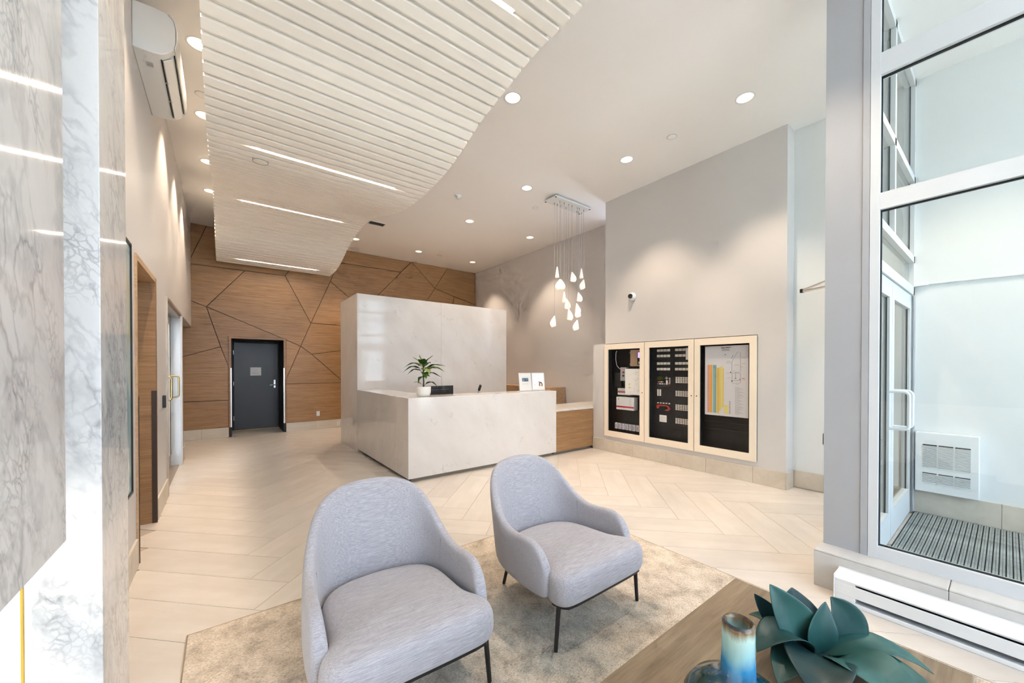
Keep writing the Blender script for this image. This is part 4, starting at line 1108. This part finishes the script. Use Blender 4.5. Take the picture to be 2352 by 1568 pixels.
# ================================================================ LOUNGE
rug = thing('area_rug', 'large beige and blue distressed area rug under armchairs', 'rug', (1.36,.85,0))
g = G(); nx, ny = 60, 76
r3 = random.Random(3)
box('pile', MAT['rug'], (-1.527,1.527,-1.95,1.91,.0,.011), rug, bevel=.004)
for d in ((-1.532,-1.522,-1.95,1.91,0,.0095),(1.522,1.532,-1.95,1.91,0,.0095),(-1.53,1.53,1.905,1.915,0,.0095),(-1.53,1.53,-1.955,-1.945,0,.0095)): box('binding', flat('rug_binding', srgb('8f7f6a'), .9), d, rug)

# ---- armchair
def half(P): return [(-x, *r) for x, *r in reversed(P)]
def make_chair(lab, loc, rz):
    t = thing('armchair', lab, 'armchair', loc, rz, 'pair of grey armchairs')
    # seat cushion
    out = [(0,-.41),(.14,-.41),(.27,-.408),(.335,-.40),(.368,-.365),(.374,-.31),(.350,-.262),(.318,-.20),(.312,-.08),(.312,.05),(.298,.16),(.25,.245),(.15,.295),(0,.31)]
    outline = out + [(-x, y) for x, y in out[-2:0:-1]]
    cx, cy_ = 0, -.06
    rings = []
    for s, z in ((.90,.232),(.975,.236),(1.0,.27),(1.0,.315),(.985,.352),(.94,.378),(.82,.392),(.55,.398),(.25,.40)):
        rings.append([(cx+(x-cx)*s, cy_+(y-cy_)*s, z-(.05*(y+.12) if z > .3 else 0)) for x, y in outline])
    subsurf(G().loops(rings).obj('seat_cushion', MAT['fabric'], t, smooth=180), 2)
    # shell: back and arms in one sweep
    P = [(-.346,-.285,.345,.0,.262),(-.354,-.262,.430,.0,.248),(-.359,-.215,.500,.004,.240),(-.361,-.14,.526,.006,.236),(-.359,-.05,.515,.006,.236),(-.354,.045,.505,.010,.238),
         (-.343,.13,.535,.022,.242),(-.322,.20,.615,.048,.248),(-.285,.262,.725,.080,.255),(-.225,.308,.797,.104,.260),(-.125,.337,.828,.118,.263),(0,.346,.836,.122,.264)]
    st = P + [(-x, y, h, l, b) for x, y, h, l, b in P[-2::-1]]
    n_ = len(st); rings = []
    for i, (x, y, h, l, zb) in enumerate(st):
        a, b = st[max(i-1,0)], st[min(i+1,n_-1)]
        tx, ty = b[0]-a[0], b[1]-a[1]; m = hypot(tx, ty); nx_, ny_ = -ty/m, tx/m       # outward
        if nx_*x+ny_*(y+.1) < 0: nx_, ny_ = -nx_, -ny_
        if i == 0 or i == n_-1: nx_, ny_ = (-1 if x < 0 else 1), 0
        th = .062 if i not in (0, n_-1) else .045
        ring = []
        for o_, f in ((-.5,.0),(-.5,.28),(-.5,.62),(-.48,.90),(-.30,.985),(0,1.0),(.30,.985),(.48,.90),(.5,.62),(.5,.28),(.46,.05),(.2,.0)):
            z = zb+(h-zb)*f; off = o_*th*(1.25-.25*f); le = l*f**1.25
            ring.append((x+nx_*(off+.25*le), y+ny_*off+(le if y > .1 else le*ny_), z))
        rings.append(ring)
    subsurf(G().loops(rings).obj('shell', MAT['fabric'], t, smooth=180), 2)
    # seams where the arm covers meet the back cover
    sm = flat('seam_grey', srgb('7d7c82'), .9)
    for k in (6, n_-7):
        G().tube([tuple(rings[k][q]) for q in range(1,7)], .0022, 6).obj('seam', sm, t, smooth=60)
    g = G().loops([[(x*.93, -.06+(y+.06)*.95, z) for x, y in outline] for z in (.222,.240)])
    g.obj('seat_frame', MAT['black'], t)
    for sx in (-1,1):
        G().tube([(sx*.335,-.335,.236),(sx*.358,-.335,0)], [.013,.0105], 12).obj('leg', MAT['black'], t, smooth=60)
        G().tube([(sx*.205,.25,.262),(sx*.205,.338,0)], [.013,.0105], 12).obj('leg', MAT['black'], t, smooth=60)
    return t
c2_ = make_chair('grey armchair on the right, nearer the entrance', (1.735,1.765,.0145), 0)
c1_ = dup(c2_, (.655,1.835,.0145), RAD(-3), 'grey armchair on the left, cut by the picture bottom')

# ---- coffee table
tb = thing('coffee_table', 'low grey oak coffee table in the bottom right corner', 'table', (1.42,.455,.011))
HTB = .409
box('top', MAT['table'], (-.67,.67,-.39,.39,HTB-.04,HTB), tb, bevel=.004)
box('apron', MAT['table'], (-.60,.60,-.32,-.30,HTB-.10,HTB-.04), tb); box('apron', MAT['table'], (-.60,.60,.30,.32,HTB-.10,HTB-.04), tb)
for sx in (-1,1):
    for sy in (-1,1): box('leg', MAT['table'], (sx*.60-.03,sx*.60+.03,sy*.32-.03,sy*.32+.03,0,HTB-.04), tb, bevel=.003)
# ---- vase
TZ = .42
m_v = M('reactive_glaze', rough=.12, spec=.6); tcv = m_v.n('ShaderNodeTexCoord'); sx_ = m_v.n('ShaderNodeSeparateXYZ'); m_v.link(tcv.outputs['Object'], sx_.inputs[0])
vv = m_v.coords((22,22,5)); nz = m_v.noise(vv, 1.0, 4, .6)
hgt = m_v.math('ADD', m_v.math('MULTIPLY', sx_.outputs[2], 2.95), m_v.math('MULTIPLY', m_v.math('SUBTRACT', nz, .5), .22))
gl = m_v.ramp(hgt, [(0, srgb('12211f')), (.44, srgb('1d3b38')), (.52, srgb('0a4f74')), (.64, srgb('1277a8')), (.76, srgb('86b4b8')), (.90, srgb('a9c6be')), (.975, srgb('7a5a2c')), (1.0, srgb('3b3a3c'))])
spk = m_v.ramp(m_v.noise(m_v.coords((1,1,1)), 85, 2), [(.66,(0,0,0)),(.70,(1,1,1))])
lowm = m_v.ramp(sx_.outputs[2], [(.17,(1,1,1)),(.21,(0,0,0))])
sp2 = m_v.mix(1.0, spk, lowm, 'MULTIPLY')
m_v.col(m_v.mix(m_v.math('MULTIPLY', sp2, .8), gl, srgb('9fb3a4')))
vz = thing('bottle_vase', 'blue glazed ceramic bottle vase on the coffee table', 'vase', (1.195,.475,TZ))
G().lathe([(.085,0),(.125,.025),(.148,.065),(.146,.095),(.125,.128),(.088,.150),(.058,.163),(.046,.180),(.0435,.25),(.043,.325),(.0425,.336),(.037,.340),(.0305,.336),(.029,.32),(.03,.22),(.05,.15),(.09,.12),(.09,.03),(.0,.02)], 40).obj('body', m_v.m, vz, smooth=60)
# ---- agave
m_a = M('agave_leaf', rough=.42, spec=.45); v = m_a.coords(); m_a.col(m_a.ramp(m_a.math('ADD', m_a.math('MULTIPLY', m_a.noise(v, 6, 3), .6), m_a.math('MULTIPLY', m_a.rnd(), .4)), [(.25, srgb('0c2a2c')), (.5, srgb('1d4846')), (.75, srgb('3a6660'))]))
m_a.p.inputs['Subsurface Weight'].default_value = 0
ag = thing('agave_plant', 'teal artificial agave with broad pointed leaves on coffee table', 'plant', (1.746,.421,TZ))
BZ = .012
AL = [((-.01,.01,.0),(-.09,.0,.14),(-.175,.02,.285),.145),((-.03,.04,0),(-.13,.07,.10),(-.195,.08,.205),.085),((-.03,0,.0),(-.15,-.01,.19),(-.275,-.05,.06),.14),
      ((.0,-.01,.0),(-.02,-.02,.12),(.03,-.0,.225),.115),((.03,.02,0),(.19,.03,.10),(.075,.03,.225),.17),((.0,.05,0),(-.01,.11,.12),(.0,.13,.20),.16),
      ((.03,-.01,.01),(.18,-.02,.13),(.34,-.10,-.03),.13),((-.02,-.04,.0),(-.12,-.12,.15),(-.20,-.27,.03),.20),((.02,-.04,.0),(.03,-.15,.15),(.10,-.31,.0),.21),
      ((.03,-.03,.0),(.14,-.10,.09),(.24,-.24,-.03),.15),((.03,.05,0),(.14,.12,.08),(.22,.17,.0),.11),((-.03,.06,0),(-.10,.13,.08),(-.14,.2,.03),.10),
      ((-.03,-.02,.0),(-.15,-.06,.09),(-.26,-.14,.0),.14)]
for b, c, t, w in AL:
    up = lambda q: (q[0]*.95, q[1], max(q[2]*.9+BZ, .026))
    hint = None
    d = rfu(*t)-rfu(*b)
    if abs(d.z) > .55*d.length: hint = tuple((-F3))
    o = leaf_mesh('leaf', rfu(*up(b)), rfu(*up(c)), rfu(*up(t)), w, .28, 14, side_hint=hint, shape=(.8,.8)).obj('leaf', m_a.m, ag, smooth=75)
    sm = o.modifiers.new('thick', 'SOLIDIFY'); sm.thickness = .004; subsurf(o, 1)
G().lathe([(.04,0),(.045,.012),(.03,.03),(.0,.036)], 20).obj('core', m_a.m, ag, smooth=60)
